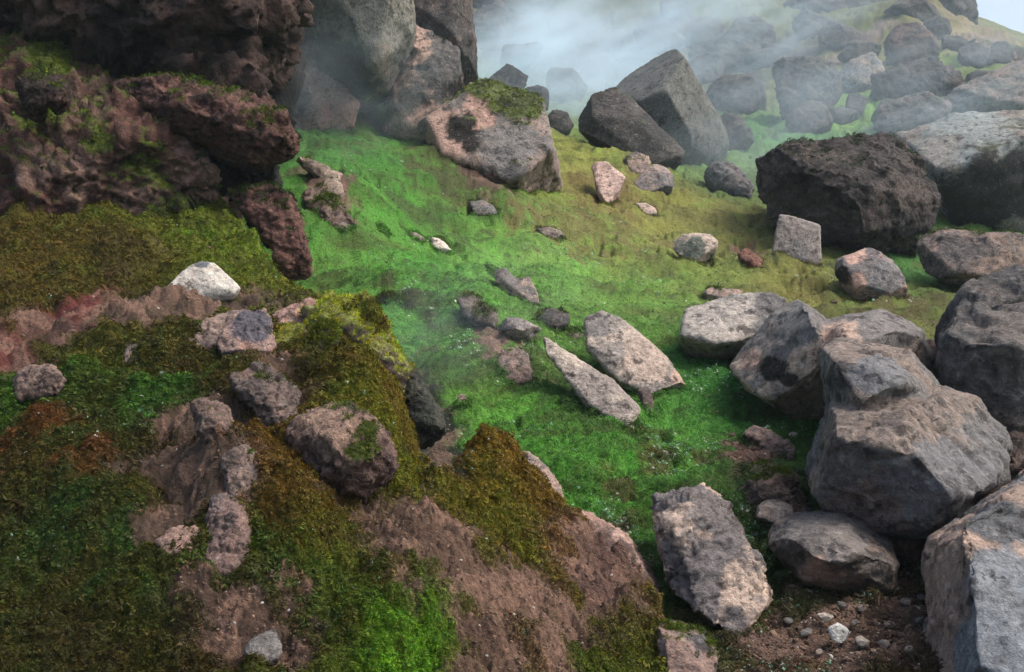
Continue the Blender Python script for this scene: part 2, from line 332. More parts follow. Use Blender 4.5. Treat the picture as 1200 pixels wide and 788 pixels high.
# ------------------------------------------------------------------ materials
def nodes(mat):
    mat.use_nodes = True; t = mat.node_tree; t.nodes.clear()
    def N(tp, **kw):
        n = t.nodes.new(tp)
        for k, v in kw.items(): setattr(n, k, v)
        return n
    return t, N
def grain_material(name, scale, contrast, bump, rough, bscale, speck=0.0, speckcol=(0.6, 0.5, 0.4)):
    """surface colour attribute broken up by two sizes of grain, with fine relief"""
    m = bpy.data.materials.new(name); t, N = nodes(m); L = t.links.new
    at = N("ShaderNodeAttribute", attribute_name="Col"); tc = N("ShaderNodeTexCoord")
    geo = N("ShaderNodeNewGeometry")
    n1 = N("ShaderNodeTexNoise"); n1.inputs["Scale"].default_value = scale; n1.inputs["Detail"].default_value = 8; n1.inputs["Roughness"].default_value = 0.72
    L(geo.outputs["Position"], n1.inputs["Vector"])
    mr = N("ShaderNodeMapRange"); mr.inputs[1].default_value = 0.3; mr.inputs[2].default_value = 0.7
    mr.inputs[3].default_value = 1 - contrast; mr.inputs[4].default_value = 1 + contrast
    L(n1.outputs["Fac"], mr.inputs[0])
    mul = N("ShaderNodeVectorMath", operation='SCALE'); L(at.outputs["Color"], mul.inputs[0]); L(mr.outputs[0], mul.inputs["Scale"])
    n3 = N("ShaderNodeTexNoise"); n3.inputs["Scale"].default_value = scale * 4.3; n3.inputs["Detail"].default_value = 4; n3.inputs["Roughness"].default_value = 0.8
    L(geo.outputs["Position"], n3.inputs["Vector"])
    mr3 = N("ShaderNodeMapRange"); mr3.inputs[1].default_value = 0.3; mr3.inputs[2].default_value = 0.7
    mr3.inputs[3].default_value = 1 - contrast * .7; mr3.inputs[4].default_value = 1 + contrast * .7
    L(n3.outputs["Fac"], mr3.inputs[0])
    mul3 = N("ShaderNodeVectorMath", operation='SCALE'); L(mul.outputs[0], mul3.inputs[0]); L(mr3.outputs[0], mul3.inputs["Scale"])
    col = mul3.outputs[0]
    if speck:
        v = N("ShaderNodeTexVoronoi"); v.inputs["Scale"].default_value = scale * 2.3; L(geo.outputs["Position"], v.inputs["Vector"])
        r = N("ShaderNodeMapRange"); r.inputs[1].default_value = 0.16; r.inputs[2].default_value = 0.08; r.inputs[3].default_value = 0; r.inputs[4].default_value = speck
        L(v.outputs["Distance"], r.inputs[0])
        sm = N("ShaderNodeSeparateColor"); L(v.outputs["Color"], sm.inputs[0])
        gt = N("ShaderNodeMath", operation='GREATER_THAN'); gt.inputs[1].default_value = 0.75; L(sm.outputs[0], gt.inputs[0])
        mm = N("ShaderNodeMath", operation='MULTIPLY'); L(gt.outputs[0], mm.inputs[0]); L(r.outputs[0], mm.inputs[1])
        mx = N("ShaderNodeMix", data_type='RGBA'); L(mm.outputs[0], mx.inputs["Factor"]); L(col, mx.inputs["A"]); mx.inputs["B"].default_value = (*speckcol, 1)
        col = mx.outputs["Result"]
    n2 = N("ShaderNodeTexNoise"); n2.inputs["Scale"].default_value = bscale; n2.inputs["Detail"].default_value = 6; n2.inputs["Roughness"].default_value = 0.7
    L(geo.outputs["Position"], n2.inputs["Vector"])
    bp = N("ShaderNodeBump"); bp.inputs["Strength"].default_value = 1.0; bp.inputs["Distance"].default_value = bump
    L(n2.outputs["Fac"], bp.inputs["Height"])
    b = N("ShaderNodeBsdfPrincipled"); b.inputs["Roughness"].default_value = rough; b.inputs["Specular IOR Level"].default_value = 0.25
    L(col, b.inputs["Base Color"]); L(bp.outputs[0], b.inputs["Normal"])
    o = N("ShaderNodeOutputMaterial"); L(b.outputs[0], o.inputs[0]); return m
M_ground = grain_material("moss_and_soil", 45, 0.6, 0.02, 0.85, 60)
M_rock = grain_material("weathered_rock", 24, 0.5, 0.03, 0.85, 34, 0.0, (0.45, 0.40, 0.34))
M_dark = grain_material("rough_lava", 26, 0.65, 0.05, 0.75, 26, 0.12, (0.30, 0.24, 0.2))
def lichen(m, sc):
    """dark pits and pale lichen flecks over a finished rock material"""
    t = m.node_tree; L = t.links.new; b = next(n for n in t.nodes if n.type == 'BSDF_PRINCIPLED'); src = b.inputs["Base Color"].links[0].from_socket
    geo = t.nodes.new("ShaderNodeNewGeometry")
    for k, (s, lo, hi, c, amt) in enumerate([(sc * .55, .57, .62, (.035, .03, .028), .75), (sc * 1.9, .60, .66, (.04, .035, .03), .7), (sc * 1.1, .60, .66, (.50, .47, .42), .22)]):
        n = t.nodes.new("ShaderNodeTexNoise"); n.inputs["Scale"].default_value = s; n.inputs["Detail"].default_value = 5; n.inputs["Roughness"].default_value = .65
        mp = t.nodes.new("ShaderNodeMapping"); mp.inputs["Location"].default_value = (k * 7.1, k * 3.3, k); L(geo.outputs["Position"], mp.inputs[0]); L(mp.outputs[0], n.inputs[0])
        r = t.nodes.new("ShaderNodeMapRange"); r.inputs[1].default_value = lo; r.inputs[2].default_value = hi; r.inputs[3].default_value = 0; r.inputs[4].default_value = amt; L(n.outputs[0], r.inputs[0])
        mx = t.nodes.new("ShaderNodeMix"); mx.data_type = 'RGBA'; L(r.outputs[0], mx.inputs["Factor"]); L(src, mx.inputs["A"]); mx.inputs["B"].default_value = (*c, 1); src = mx.outputs["Result"]
    L(src, b.inputs["Base Color"])
lichen(M_rock, 17)
def tuft_material():
    m = bpy.data.materials.new("tuft_leaf"); t, N = nodes(m); L = t.links.new
    at = N("ShaderNodeAttribute", attribute_name="tint", attribute_type='INSTANCER')
    b = N("ShaderNodeBsdfPrincipled"); b.inputs["Roughness"].default_value = 0.6; b.inputs["Specular IOR Level"].default_value = 0.2
    tr = N("ShaderNodeBsdfTranslucent"); mx = N("ShaderNodeMixShader"); mx.inputs[0].default_value = 0.3
    L(at.outputs["Color"], b.inputs["Base Color"]); L(at.outputs["Color"], tr.inputs["Color"])
    L(b.outputs[0], mx.inputs[1]); L(tr.outputs[0], mx.inputs[2])
    o = N("ShaderNodeOutputMaterial"); L(mx.outputs[0], o.inputs[0]); return m
M_tuft = tuft_material()

GAIN = 0.62
gme = None
j, i = np.meshgrid(np.arange(NR - 1), np.arange(NA), indexing='ij'); i2 = (i + 1) % NA
gf = np.stack([j * NA + i, j * NA + i2, (j + 1) * NA + i2, (j + 1) * NA + i], -1).reshape(-1, 4)[:, ::-1]
gco = np.stack([gx, gy, gz], 1)
gme = mesh_from("ground", gco, gf, 4)
set_col(gme, "Col", np.clip(gcol * GAIN, 0, .8))
ground = link("ground", gme, M_ground, kind="structure")

# ------------------------------------------------------------------ rocks
rng = np.random.RandomState(3)
ROCK_STATS = [0]
MOSS_PTS = []
EDGE_PTS = []
TAN, GREY, DARK = (150, 126, 108), (118, 118, 116), (52, 46, 42)
KINDS = {   # main colour, second colour, dark blotch colour, share of second, share of blotches, roughness
 'tan':   ((170, 150, 134), (120, 118, 114), (46, 40, 36), .36, .15, 1.0),
 'pink':  ((184, 152, 132), (132, 116, 108), (70, 46, 38), .30, .14, 1.0),
 'pale':  ((214, 196, 176), (168, 156, 142), (96, 92, 88), .25, .10, .8),
 'grey':  ((120, 120, 118), (150, 132, 116), (50, 48, 46), .35, .18, 1.0),
 'dgrey': ((86, 84, 82), (112, 96, 86), (36, 34, 33), .35, .25, 1.2),
 'lava':  ((60, 46, 41), (86, 63, 54), (24, 20, 18), .35, .35, 2.0),
 'red':   ((112, 62, 50), (134, 94, 78), (46, 28, 24), .40, .30, 1.8),
 'black': ((26, 22, 20), (42, 33, 29), (12, 10, 9), .40, .30, 1.8),
 'brown': ((116, 92, 80), (150, 120, 104), (58, 46, 42), .35, .20, 1.3),
 'far':   ((70, 68, 66), (92, 86, 80), (44, 42, 40), .35, .20, 1.0),
}
def hull_mesh(P):
    bm = bmesh.new()
    for p in P: bm.verts.new(p)
    r = bmesh.ops.convex_hull(bm, input=bm.verts)
    bmesh.ops.delete(bm, geom=[v for v in bm.verts if not v.link_faces], context='VERTS')
    bmesh.ops.recalc_face_normals(bm, faces=bm.faces)
    me = bpy.data.meshes.new("h"); bm.to_mesh(me); bm.free(); return me
def simpler(o, tol):
    """fewer, sharper corners: drop outline points that lie near the line between their neighbours"""
    o = [tuple(p) for p in o]
    while len(o) > 6:
        e = [abs((c[0] - a[0]) * (p[1] - a[1]) - (c[1] - a[1]) * (p[0] - a[0])) / (math.hypot(c[0] - a[0], c[1] - a[1]) + 1e-6) for a, p, c in zip(o[-1:] + o[:-1], o, o[1:] + o[:1])]
        k = int(np.argmin(e))
        if e[k] > tol: break
        o.pop(k)
    return o
def away(q):
    h = q[:, :2] / np.linalg.norm(q[:, :2], axis=1)[:, None]; return h
def hull_points(out, d0, lean, thick, bulge, ridge, sink, vb):
    o = np.array(out, float); u, v = o[:, 0], o[:, 1]
    c = o.mean(0); back = lean * (vb - v) / F * d0
    size = 0.5 * (np.ptp(u) + np.ptp(v)) / F * d0
    th = thick if thick else size * 0.7
    pts = [unproj(u, v, d0 + back)]
    m = max(3, min(6, len(u) // 3)); sel = (np.arange(m) * len(u) / m + rng.uniform(0, len(u) / m)).astype(int) % len(u)
    inner = c + (o[sel] - c) * rng.uniform(.35, .72, (m, 1)); jit = rng.uniform(-.5, .3, m) * bulge * size
    if bulge > 0: pts.append(unproj(inner[:, 0], inner[:, 1], d0 + lean * (vb - inner[:, 1]) / F * d0 - bulge * size * 0.5 + jit * .5))
    # the far side: same spot further back, drawn in, in real space so that it does not widen
    b3 = unproj(u, v, d0 + back); cc = b3.mean(0)
    for k, s in ((0.5, 0.98), (1.0, 0.72)):
        q = cc + (b3 - cc) * s; q[:, :2] += away(q) * th * k
        q[:, 2] -= 0.06 * th * k
        pts.append(q)
    for (ru, rv, rd) in ridge: pts.append(unproj([ru], [rv], [d0 + rd]))
    P = np.concatenate(pts)
    low = b3[v > np.percentile(v, 55)].copy()
    for k in (0.1, 0.5):
        q = cc + (low - cc) * 0.9; q[:, :2] += away(q) * th * k; q[:, 2] = low[:, 2] - sink * size; P = np.concatenate([P, q])
    return P, size
def rock(name, label, cat, kind, hulls, d=None, contact=None, lean=.35, thick=None, bulge=.16, ridge=(), sink=.12, rough=1.0, moss=0.0,
         vox=2.3, facet=4, group=None, mosscol=(78, 92, 24), cols=None, zones=(), hd=(), mz=(), push=0, ridge2=(), cap=66, strata=0, soft=1.0, tex=1.0, lift=None):
    global rng
    rng = np.random.RandomState(sum((k + 1) * ord(ch) for k, ch in enumerate(label)) % 99991)
    if not isinstance(hulls[0], list): hulls = [hulls]
    allp = np.array([p for h in hulls for p in h], float)
    if contact is None:
        b = allp[allp[:, 1].argmax()]; contact = (b[0], min(b[1], 785))
    d0 = d if d else ground_d(*contact) + 0.02 + push
    vb = contact[1]
    co_all, f_all = [], []
    meshes = []
    for hi_, h in enumerate(hulls):
        if kind in ('tan', 'grey', 'dgrey', 'brown') and len(h) > 8: h = simpler(h, .05 * .5 * (np.ptp([p[0] for p in h]) + np.ptp([p[1] for p in h])))
        P, size = hull_points(h, d0 + (hd[hi_] if hd else 0), lean, thick, bulge, ridge if hi_ == 0 else ridge2 if hi_ == 1 else (), sink, vb)
        meshes.append(hull_mesh(P))
    bm = bmesh.new()
    for m in meshes: bm.from_mesh(m)
    tmp = bpy.data.meshes.new("t"); bm.to_mesh(tmp); bm.free()
    co = np.empty(len(tmp.vertices) * 3, np.float32); tmp.vertices.foreach_get("co", co); co = co.reshape(-1, 3)
    ext = np.ptp(co, axis=0); S_ = float(np.mean(ext)); area = 2 * (ext[0] * ext[1] + ext[1] * ext[2] + ext[0] * ext[2]) * .8
    vs = max(max(vox, 2.1) * d0 / F, math.sqrt(area / (cap * cap * 2.9)), S_ / cap)
    vs = min(vs, S_ / 11)
    to = bpy.data.objects.new("t", tmp); S.collection.objects.link(to)
    md = to.modifiers.new("r", 'REMESH'); md.mode = 'VOXEL'; md.voxel_size = vs; md.adaptivity = 0
    dg = bpy.context.evaluated_depsgraph_get(); dg.update()
    me = bpy.data.meshes.new_from_object(to.evaluated_get(dg))
    bpy.data.objects.remove(to); bpy.data.meshes.remove(tmp)
    for m in meshes: bpy.data.meshes.remove(m)
    n = len(me.vertices); co = np.empty(n * 3, np.float32); me.vertices.foreach_get("co", co); co = co.reshape(-1, 3).astype(float)
    ce = co.mean(0)
    # chipped facets
    off0 = rng.uniform(0, 6.28)
    rel = co - ce
    nd = 3 + 4 * facet if facet else 0
    ez = ext / ext.mean(); w_ = rel / ez
    for k in range(nd):
        zz = 1 - 2 * (k + .5) / nd; ph = k * 2.39996 + off0; a = np.array([math.sqrt(1 - zz * zz) * math.cos(ph), math.sqrt(1 - zz * zz) * math.sin(ph), zz]) + rng.normal(size=3) * .22
        a /= np.linalg.norm(a); dt = w_ @ a; hgt = np.percentile(dt, 99.7) * rng.uniform(.76, .92)
        w_ = w_ - np.clip(dt - hgt, 0, None)[:, None] * a
    rel = w_ * ez * (1.045 if nd else 1)
    co = ce + rel
    me.vertices.foreach_set("co", co.astype(np.float32).ravel()); me.update()
    N = np.empty(n * 3, np.float32); me.vertices.foreach_get("normal", N); N = N.reshape(-1, 3).astype(float)
    A_, B_, C_, sh2, shb, kr = KINDS[kind]
    if cols: A_, B_, C_ = [c if c else k_ for c, k_ in zip(cols, (A_, B_, C_))]
    off = rng.uniform(0, 90, 3); Q = co / S_
    lo = fbm(Q * 1.7 + off, 3); rid = fbm(Q * 3.6 + off + 5, 4, .55, 1); bil = fbm(Q * 7 + off, 4, .6, 2); fi = fbm(Q * 20 + off, 3, .6)
    wcell = 1 - np.abs(fbm(Q * 2.0 + off + 33, 3)) * 16
    crack = np.clip(wcell, 0, 1) ** 2
    amp = S_ * rough * kr
    warp = np.stack([fbm(Q * 5 + off + z, 2) for z in (0, 9, 18)], 1) * .12
    ch = worley_chips((Q + warp) * 3.2 + off); ch2 = worley_chips((Q + warp * .5) * 8.5 + off)
    pit = sstep(.30, .55, fbm(Q * 13 + off + 44, 3, .6))
    ch0 = worley_chips((Q + warp * .6) * 1.7 + off); ch3 = worley_chips((Q + warp * .3) * 19 + off)
    dsp = amp * (0.008 * lo + 0.010 * rid * (kr > 1.1) + 0.008 * rid + 0.004 * bil * kr + 0.009 * fi + 0.024 * ch0 * soft + 0.026 * ch * soft + 0.020 * ch2 + .010 * ch3 - .010 * pit) - amp * 0.028 * crack * (lo > -.1)
    if strata: dsp += amp * strata * fbm(np.stack([Q[:, 0] * 3 + Q[:, 2] * 4, Q[:, 1] * 3, Q[:, 2] * 22 + Q[:, 0] * 9], 1) + off, 4, .6, 1)
    if kr > 1.5: dsp += amp * (0.016 * fbm(Q * 14 + off + 9, 3, .7, 2) + .010 * fbm(Q * 34 + off, 2, .6, 2) + .008 * worley_chips(Q * 30 + off) * (S_ > 1.5) + .006 * fbm(Q * 60 + off, 2, .6, 2) * (S_ > 1.5))
    co = co + N * dsp[:, None]
    me.vertices.foreach_set("co", co.astype(np.float32).ravel()); me.update()
    me.vertices.foreach_get("normal", N2 := np.empty(n * 3, np.float32)); N2 = N2.reshape(-1, 3)
    W = co * (1 / max(S_, .4)) ** .5
    c1 = fbm(W * 2.6 + off, 5, .6); c2 = fbm(W * 6.5 + off + 8, 5, .65); c3 = fbm(W * 18 + off, 4, .7)
    k2 = sstep(.28 - sh2, .45 - sh2 * .8, c1 + .35 * c3 + .25 * (N[:, 2] - .2) * (kind in ('grey', 'tan')))
    col = mixc(srgb(*A_)[None] + np.zeros((n, 3)), srgb(*B_)[None] + np.zeros((n, 3)), k2)
    kb = sstep(.42 - shb, .62 - shb, c2 + .3 * c3) * tex
    col = mixc(col, srgb(*C_)[None] + np.zeros((n, 3)), kb * .85)
    col = col * (1 + .55 * c3[:, None] + .25 * c1[:, None])
    col = mixc(col, col * .3 + srgb(205, 195, 180) * .7, sstep(.42, .62, fbm(W * 30 + off, 2)) * .22 * (kind not in ('black', 'far')))
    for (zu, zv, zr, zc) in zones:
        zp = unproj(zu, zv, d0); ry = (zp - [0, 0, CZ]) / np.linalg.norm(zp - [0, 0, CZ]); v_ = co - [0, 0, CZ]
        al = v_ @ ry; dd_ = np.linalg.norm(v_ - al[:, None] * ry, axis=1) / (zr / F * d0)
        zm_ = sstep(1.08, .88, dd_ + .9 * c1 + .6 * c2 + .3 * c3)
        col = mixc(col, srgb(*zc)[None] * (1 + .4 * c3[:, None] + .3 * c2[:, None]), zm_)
    if moss > 0:
        extra = np.zeros(n)
        for (zu, zv, zr) in mz:
            zp = unproj(zu, zv, d0); ry = (zp - [0, 0, CZ]) / np.linalg.norm(zp - [0, 0, CZ]); v_ = co - [0, 0, CZ]
            al = v_ @ ry; extra = np.maximum(extra, np.clip(1.6 - np.linalg.norm(v_ - al[:, None] * ry, axis=1) / (zr / F * d0), 0, 1) * .9)
        mm = sstep(1.02 - moss, 1.22 - moss, .75 * N2[:, 2] + .55 * fbm(W * 3.5 + off + 60, 5, .6) + .12 + extra)
        mcol = srgb(*mosscol)[None] * (1 + .5 * c2[:, None]) * np.where(c1 > .15, .7, 1.1)[:, None]
        col = mixc(col, np.clip(mcol * .74, .004, 1), mm)
        co = co + N2 * (mm * .012 * min(S_, 1.5))[:, None]
        me.vertices.foreach_set("co", co.astype(np.float32).ravel())
        if d0 < 14:
            idx = np.nonzero((mm > .6) & (co[:, 1] < ce[1] + .3 * ext[1]))[0]
            k = int(min(len(idx) * .35, 4000)); 
            if k: ix = rng.choice(idx, k, replace=False); MOSS_PTS.append((co[ix], N2[ix], np.clip(mcol[ix], .004, 1), d0))
    lum = col.mean(1, keepdims=True); col = lum + (col - lum) * (.95 if kind in ('red', 'lava') else .72)
    col = np.clip(col * GAIN * 1.2, .003, .85)
    if d0 < 13:
        gh = hit_ground(co[:, 0], co[:, 1]); q = np.nonzero(np.abs(co[:, 2] - gh) < .02 + .004 * d0)[0]
        if len(q): q = rng.choice(q, int(min(len(q), 60 + 900 * S_)), replace=False); EDGE_PTS.append(np.stack([co[q, 0], co[q, 1], gh[q]], 1))
    base = np.array([ce[0], ce[1], co[:, 2].min()])
    me.vertices.foreach_set("co", (co - base).astype(np.float32).ravel())
    me.polygons.foreach_set("use_smooth", np.ones(len(me.polygons), bool)); me.update()
    me.name = name; set_col(me, "Col", col); me.materials.clear()
    o = link(name, me, M_dark if kind in ('lava', 'black', 'red') else M_rock, label=label, category=cat, group=group)
    o.location = base; ROCK_STATS[0] += len(me.polygons) * 2
    return o

BG = "boulders of the far slope"; MG = "rocks lying on the grassy slope"; FG = "rocks on the near mound"
# --- the dark crag and overhang, upper left
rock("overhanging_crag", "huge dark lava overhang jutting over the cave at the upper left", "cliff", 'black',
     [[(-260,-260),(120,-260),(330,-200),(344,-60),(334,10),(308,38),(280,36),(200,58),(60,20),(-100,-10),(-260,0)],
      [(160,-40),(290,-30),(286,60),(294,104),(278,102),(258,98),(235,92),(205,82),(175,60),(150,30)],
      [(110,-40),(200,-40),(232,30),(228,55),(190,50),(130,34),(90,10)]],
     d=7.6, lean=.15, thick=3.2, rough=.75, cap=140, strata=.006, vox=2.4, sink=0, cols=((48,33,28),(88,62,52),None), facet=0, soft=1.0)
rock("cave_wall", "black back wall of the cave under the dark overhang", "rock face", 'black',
     [(-300,-80),(60,-80),(330,-60),(330,60),(318,150),(320,230),(150,260),(-300,280)], d=10.0, lean=.0, thick=1.5, vox=4, rough=.5, sink=0)  # cave shade put into the wall's black colour
rock("lava_outcrop", "rough reddish brown lava outcrop under the overhang, above the mossy bank", "outcrop", 'red',
     [[(-160,40),(10,45),(60,60),(120,82),(170,110),(215,140),(245,165),(250,205),(246,232),(225,262),(185,272),(130,280),(60,262),(0,268),(-160,275)],
      [(-160,30),(20,38),(80,58),(100,80),(60,100),(-160,90)],
      [(150,150),(215,160),(248,180),(246,228),(230,245),(190,240),(160,200)]],
     d=6.9, lean=.75, thick=2.2, bulge=.16, cap=150, strata=.010, rough=.8, moss=.40, vox=2.6, mosscol=(92,108,26), facet=2, cols=((108,74,64),(146,116,102),(48,32,28)), mz=((172,186,24),(205,252,28),(50,130,22),(60,60,26),(120,165,14)))
rock("lava_wedge", "long pointed lava wedge jutting right from the outcrop over a hollow", "rock", 'lava',
     [[(140,95),(165,88),(200,86),(250,92),(290,112),(318,124),(340,145),(354,160),(335,172),(305,178),(280,182),(250,165),(225,135),(190,120)],
      [(285,112),(318,122),(354,160),(330,174),(300,180),(272,178),(270,140)]],
     d=7.0, lean=.6, thick=.9, cap=110, strata=.014, rough=.5, moss=.30, vox=2.2, cols=((92,62,54),(120,86,74),None), facet=2, sink=0)
rock("twin_lava_rock", "two headed dark knob of lava on the reddish outcrop by the left edge", "rock", 'lava',
     [[(22,98),(40,80),(52,90),(56,112),(50,135),(34,128)], [(52,92),(68,82),(80,98),(80,118),(68,126),(56,114)]], d=6.6, lean=.3, rough=.7, vox=2, thick=.4, moss=.35)
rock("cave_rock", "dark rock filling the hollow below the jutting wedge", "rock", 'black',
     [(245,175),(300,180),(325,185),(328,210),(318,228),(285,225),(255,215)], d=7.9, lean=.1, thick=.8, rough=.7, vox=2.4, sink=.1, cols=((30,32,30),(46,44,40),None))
rock("brown_crag", "brown rock with a mossy cap below the wedge at the edge of the bank", "rock", 'lava',
     [[(272,222),(300,216),(325,222),(345,235),(356,258),(352,275),(340,282),(320,270),(295,258)],
      [(318,262),(345,262),(358,285),(360,312),(350,332),(338,334),(326,305)],[(300,250),(330,262),(325,290),(312,280)]],
     d=7.0, lean=.2, thick=.6, rough=.6, vox=2.1, moss=.42, cols=((110,74,66),(134,98,84),None), mosscol=(50,66,20))
# --- group of tall boulders, top centre left
rock("leaning_slab", "tall weathered slab left of the big wedge boulder, pinkish at its foot", "boulder", 'tan',
     [[(286,36),(300,22),(335,-20),(372,-30),(372,60),(360,100),(330,170),(310,165),(296,110)],
      [(335,80),(362,70),(385,94),(412,112),(432,132),(432,148),(420,156),(395,160),(362,152),(330,160)]],
     d=11.6, lean=.25, thick=1.2, rough=.55, moss=.36, mosscol=(44,58,32), vox=2.4, cols=((150,130,114),(112,112,108),None), zones=[(410, 128, 26, (168, 122, 104)), (372, 95, 24, (176, 146, 126)), (300, 70, 22, (170, 176, 176)), (340, 110, 24, (78, 84, 74))])
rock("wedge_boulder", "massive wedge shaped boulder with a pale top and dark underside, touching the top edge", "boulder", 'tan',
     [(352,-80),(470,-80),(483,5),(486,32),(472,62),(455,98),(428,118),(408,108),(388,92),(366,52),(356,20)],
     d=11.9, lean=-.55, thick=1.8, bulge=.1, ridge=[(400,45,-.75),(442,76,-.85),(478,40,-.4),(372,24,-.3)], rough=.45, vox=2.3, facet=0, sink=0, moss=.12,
     cols=((128,124,112),(150,134,116),None), zones=[(420, 20, 60, (150, 146, 132)), (445, 70, 18, (160, 140, 118)), (400, 80, 40, (74, 72, 72))])  # lit top and shaded underside are put into the zone colours
rock("upright_boulder", "dark grey upright boulder with a pale pink foot between the wedge and the mossy slab", "boulder", 'grey',
     [[(481,24),(500,26),(516,42),(532,56),(546,80),(553,96),(552,112),(525,118),(508,150),(488,150),(470,172),(456,170),(449,160),(452,120),(464,88),(474,60)]],
     lean=.25, thick=1.1, rough=.6, moss=.30, mosscol=(50,50,34), vox=2.2, contact=(470,172), facet=3, cols=((98,94,88),(176,140,118),None), zones=[(470, 158, 22, (196, 156, 134)), (505, 148, 24, (190, 150, 128)), (520, 80, 34, (96, 92, 88)), (540, 104, 14, (40, 36, 30))])
rock("skylit_slab", "pale bluish slab glimpsed in the gap behind the upright boulder", "boulder", 'pale',
     [(440,40),(500,15),(520,40),(500,110),(470,140),(448,120)], d=13.4, lean=.1, thick=.6, rough=.5, vox=3, cols=((150,160,158),(130,138,136),None), sink=0)  # pale blue here is skylight put into the slab's colour
rock("dark_pillar", "tall dark hazy pillar at the top edge behind the upright boulder", "boulder", 'dgrey',
     [(460,-90),(548,-90),(546,25),(549,70),(557,92),(540,104),(500,60),(478,20)], d=13.2, lean=.0, thick=1.5, rough=.5, vox=3, sink=0)
rock("mossy_slab_boulder", "big pinkish grey boulder with moss and grass on its rounded back", "boulder", 'tan',
     [[(484,160),(492,140),(505,122),(530,116),(556,92),(575,95),(605,104),(632,116),(646,140),(650,168),(640,185),(560,190),(520,180)],
      [(490,150),(540,120),(590,124),(625,140),(650,168),(667,186),(656,206),(638,227),(612,223),(575,207),(538,187),(500,172)]],
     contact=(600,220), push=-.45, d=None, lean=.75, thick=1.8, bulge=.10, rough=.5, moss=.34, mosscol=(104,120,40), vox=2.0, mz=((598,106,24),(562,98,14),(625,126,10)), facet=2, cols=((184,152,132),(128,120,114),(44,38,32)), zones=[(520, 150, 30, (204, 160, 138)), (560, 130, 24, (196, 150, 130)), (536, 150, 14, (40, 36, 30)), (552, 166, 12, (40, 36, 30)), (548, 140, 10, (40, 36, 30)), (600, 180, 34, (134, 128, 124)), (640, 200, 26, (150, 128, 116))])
rock("pink_crown_rock", "small pinkish rock standing on the mossy back of the big slab boulder", "rock", 'pink',
     [(548,98),(556,95),(568,108),(566,118),(552,120),(545,112)], d=12.4, rough=.6, vox=1.8)
# --- steam field boulders
rock("small_far_boulder", "small grey boulder half lost in steam left of the dark slanted block", "boulder", 'far',
     [(641,134),(652,124),(664,132),(674,150),(655,156),(640,152)], lean=.3, vox=2.4, group=BG)
rock("slanted_block", "dark slanted block with a mossy toe, left of the tall pyramid boulder", "boulder", 'far',
     [(679,107),(698,99),(714,96),(728,106),(752,134),(775,160),(798,176),(806,196),(780,196),(735,180),(700,162),(680,150)],
     contact=(770,196), lean=.5, rough=.3, vox=2, moss=.34, mosscol=(84,100,44), group=BG, facet=3)
rock("pyramid_boulder", "tallest boulder in the steam, pyramid shaped with a sharp lit edge", "boulder", 'far',
     [(716,100),(748,70),(770,58),(788,58),(804,74),(822,105),(842,140),(852,165),(838,188),(812,194),(785,180),(752,160)],
     contact=(815,192), lean=.4, rough=.22, ridge=[(763,138,-1.0),(800,70,-.2)], bulge=.05, vox=2.2, facet=1, thick=2.4, group=BG, cols=((112,114,108),(96,100,92),None), moss=.2, mosscol=(80,104,56))
rock("round_far_boulder", "rounded dark boulder resting against the right foot of the pyramid boulder", "boulder", 'far',
     [(838,140),(852,132),(870,134),(884,150),(884,166),(866,176),(845,178),(834,164)], lean=.3, vox=2.2, group=BG, moss=.3, mosscol=(60,92,56))
rock("hazy_block", "squarish hazy block standing uphill from the pyramid boulder", "boulder", 'far',
     [(826,96),(860,85),(882,80),(898,92),(898,130),(872,136),(832,130)], lean=.2, vox=2.4, group=BG)
rock("steam_pinnacle", "hazy upright pinnacle near the top edge in the thick steam", "boulder", 'far',
     [(772,6),(786,-20),(802,-10),(810,20),(806,36),(780,34)], d=33, lean=.1, vox=2.4, group=BG)
rock("steam_mound_rock", "low hazy rock right of the pinnacle in the thick steam", "boulder", 'far',
     [(800,38),(818,26),(840,28),(856,42),(840,54),(806,54)], lean=.3, vox=2.4, group=BG)
rock("steam_cliff", "dark bluff dimly seen in the steam right of the tall pillar", "cliff", 'far',
     [(556,-20),(600,-30),(650,-10),(660,14),(630,30),(600,44),(566,50),(556,30)], d=33, lean=.3, vox=2.6, group=BG, sink=.4)
rock("steam_bluff", "dim bluff at the top edge in the centre of the steam", "cliff", 'far',
     [(668,-30),(760,-30),(770,4),(730,20),(690,14)], d=36, lean=.3, vox=2.6, group=BG, sink=.4)
rock("tall_lava_boulder", "tall rough dark boulder with a pointed top above the big round boulder", "boulder", 'lava',
     [(908,72),(926,66),(940,56),(952,60),(968,70),(982,84),(983,112),(976,134),(945,148),(914,136),(907,105)], lean=.2, rough=.5, vox=2, group=BG, cols=((70,64,60),(86,76,68),None))
rock("lava_footstone", "rounded brown stone at the foot of the tall pointed boulder", "boulder", 'lava',
     [(925,128),(945,118),(965,120),(978,136),(970,150),(945,156),(922,150)], lean=.2, rough=.5, vox=2, group=BG, cols=((84,72,66),(96,82,74),None))
rock("bushy_lava_boulder", "reddish brown bushy looking boulder high on the right slope", "boulder", 'red',
     [(1036,50),(1048,34),(1066,24),(1084,27),(1096,40),(1097,62),(1090,76),(1060,80),(1038,70)], lean=.1, rough=.6, vox=2, group=BG, cols=((92,72,66),(112,84,76),None))
rock("rubble_ledge", "grey broken ledge left of the reddish bushy looking boulder", "rock", 'grey',
     [(984,76),(1000,66),(1030,60),(1040,80),(1034,104),(1005,110),(986,100)], lean=.4, rough=1, vox=2, group=BG)
rock("long_lava_ridge", "long dark lava block stretched below the reddish bushy looking boulder", "boulder", 'lava',
     [(1020,90),(1040,80),(1080,76),(1112,68),(1134,84),(1124,104),(1090,112),(1040,118),(1022,124)], lean=.2, rough=.55, vox=2, group=BG, cols=((66,56,52),(84,70,62),None))
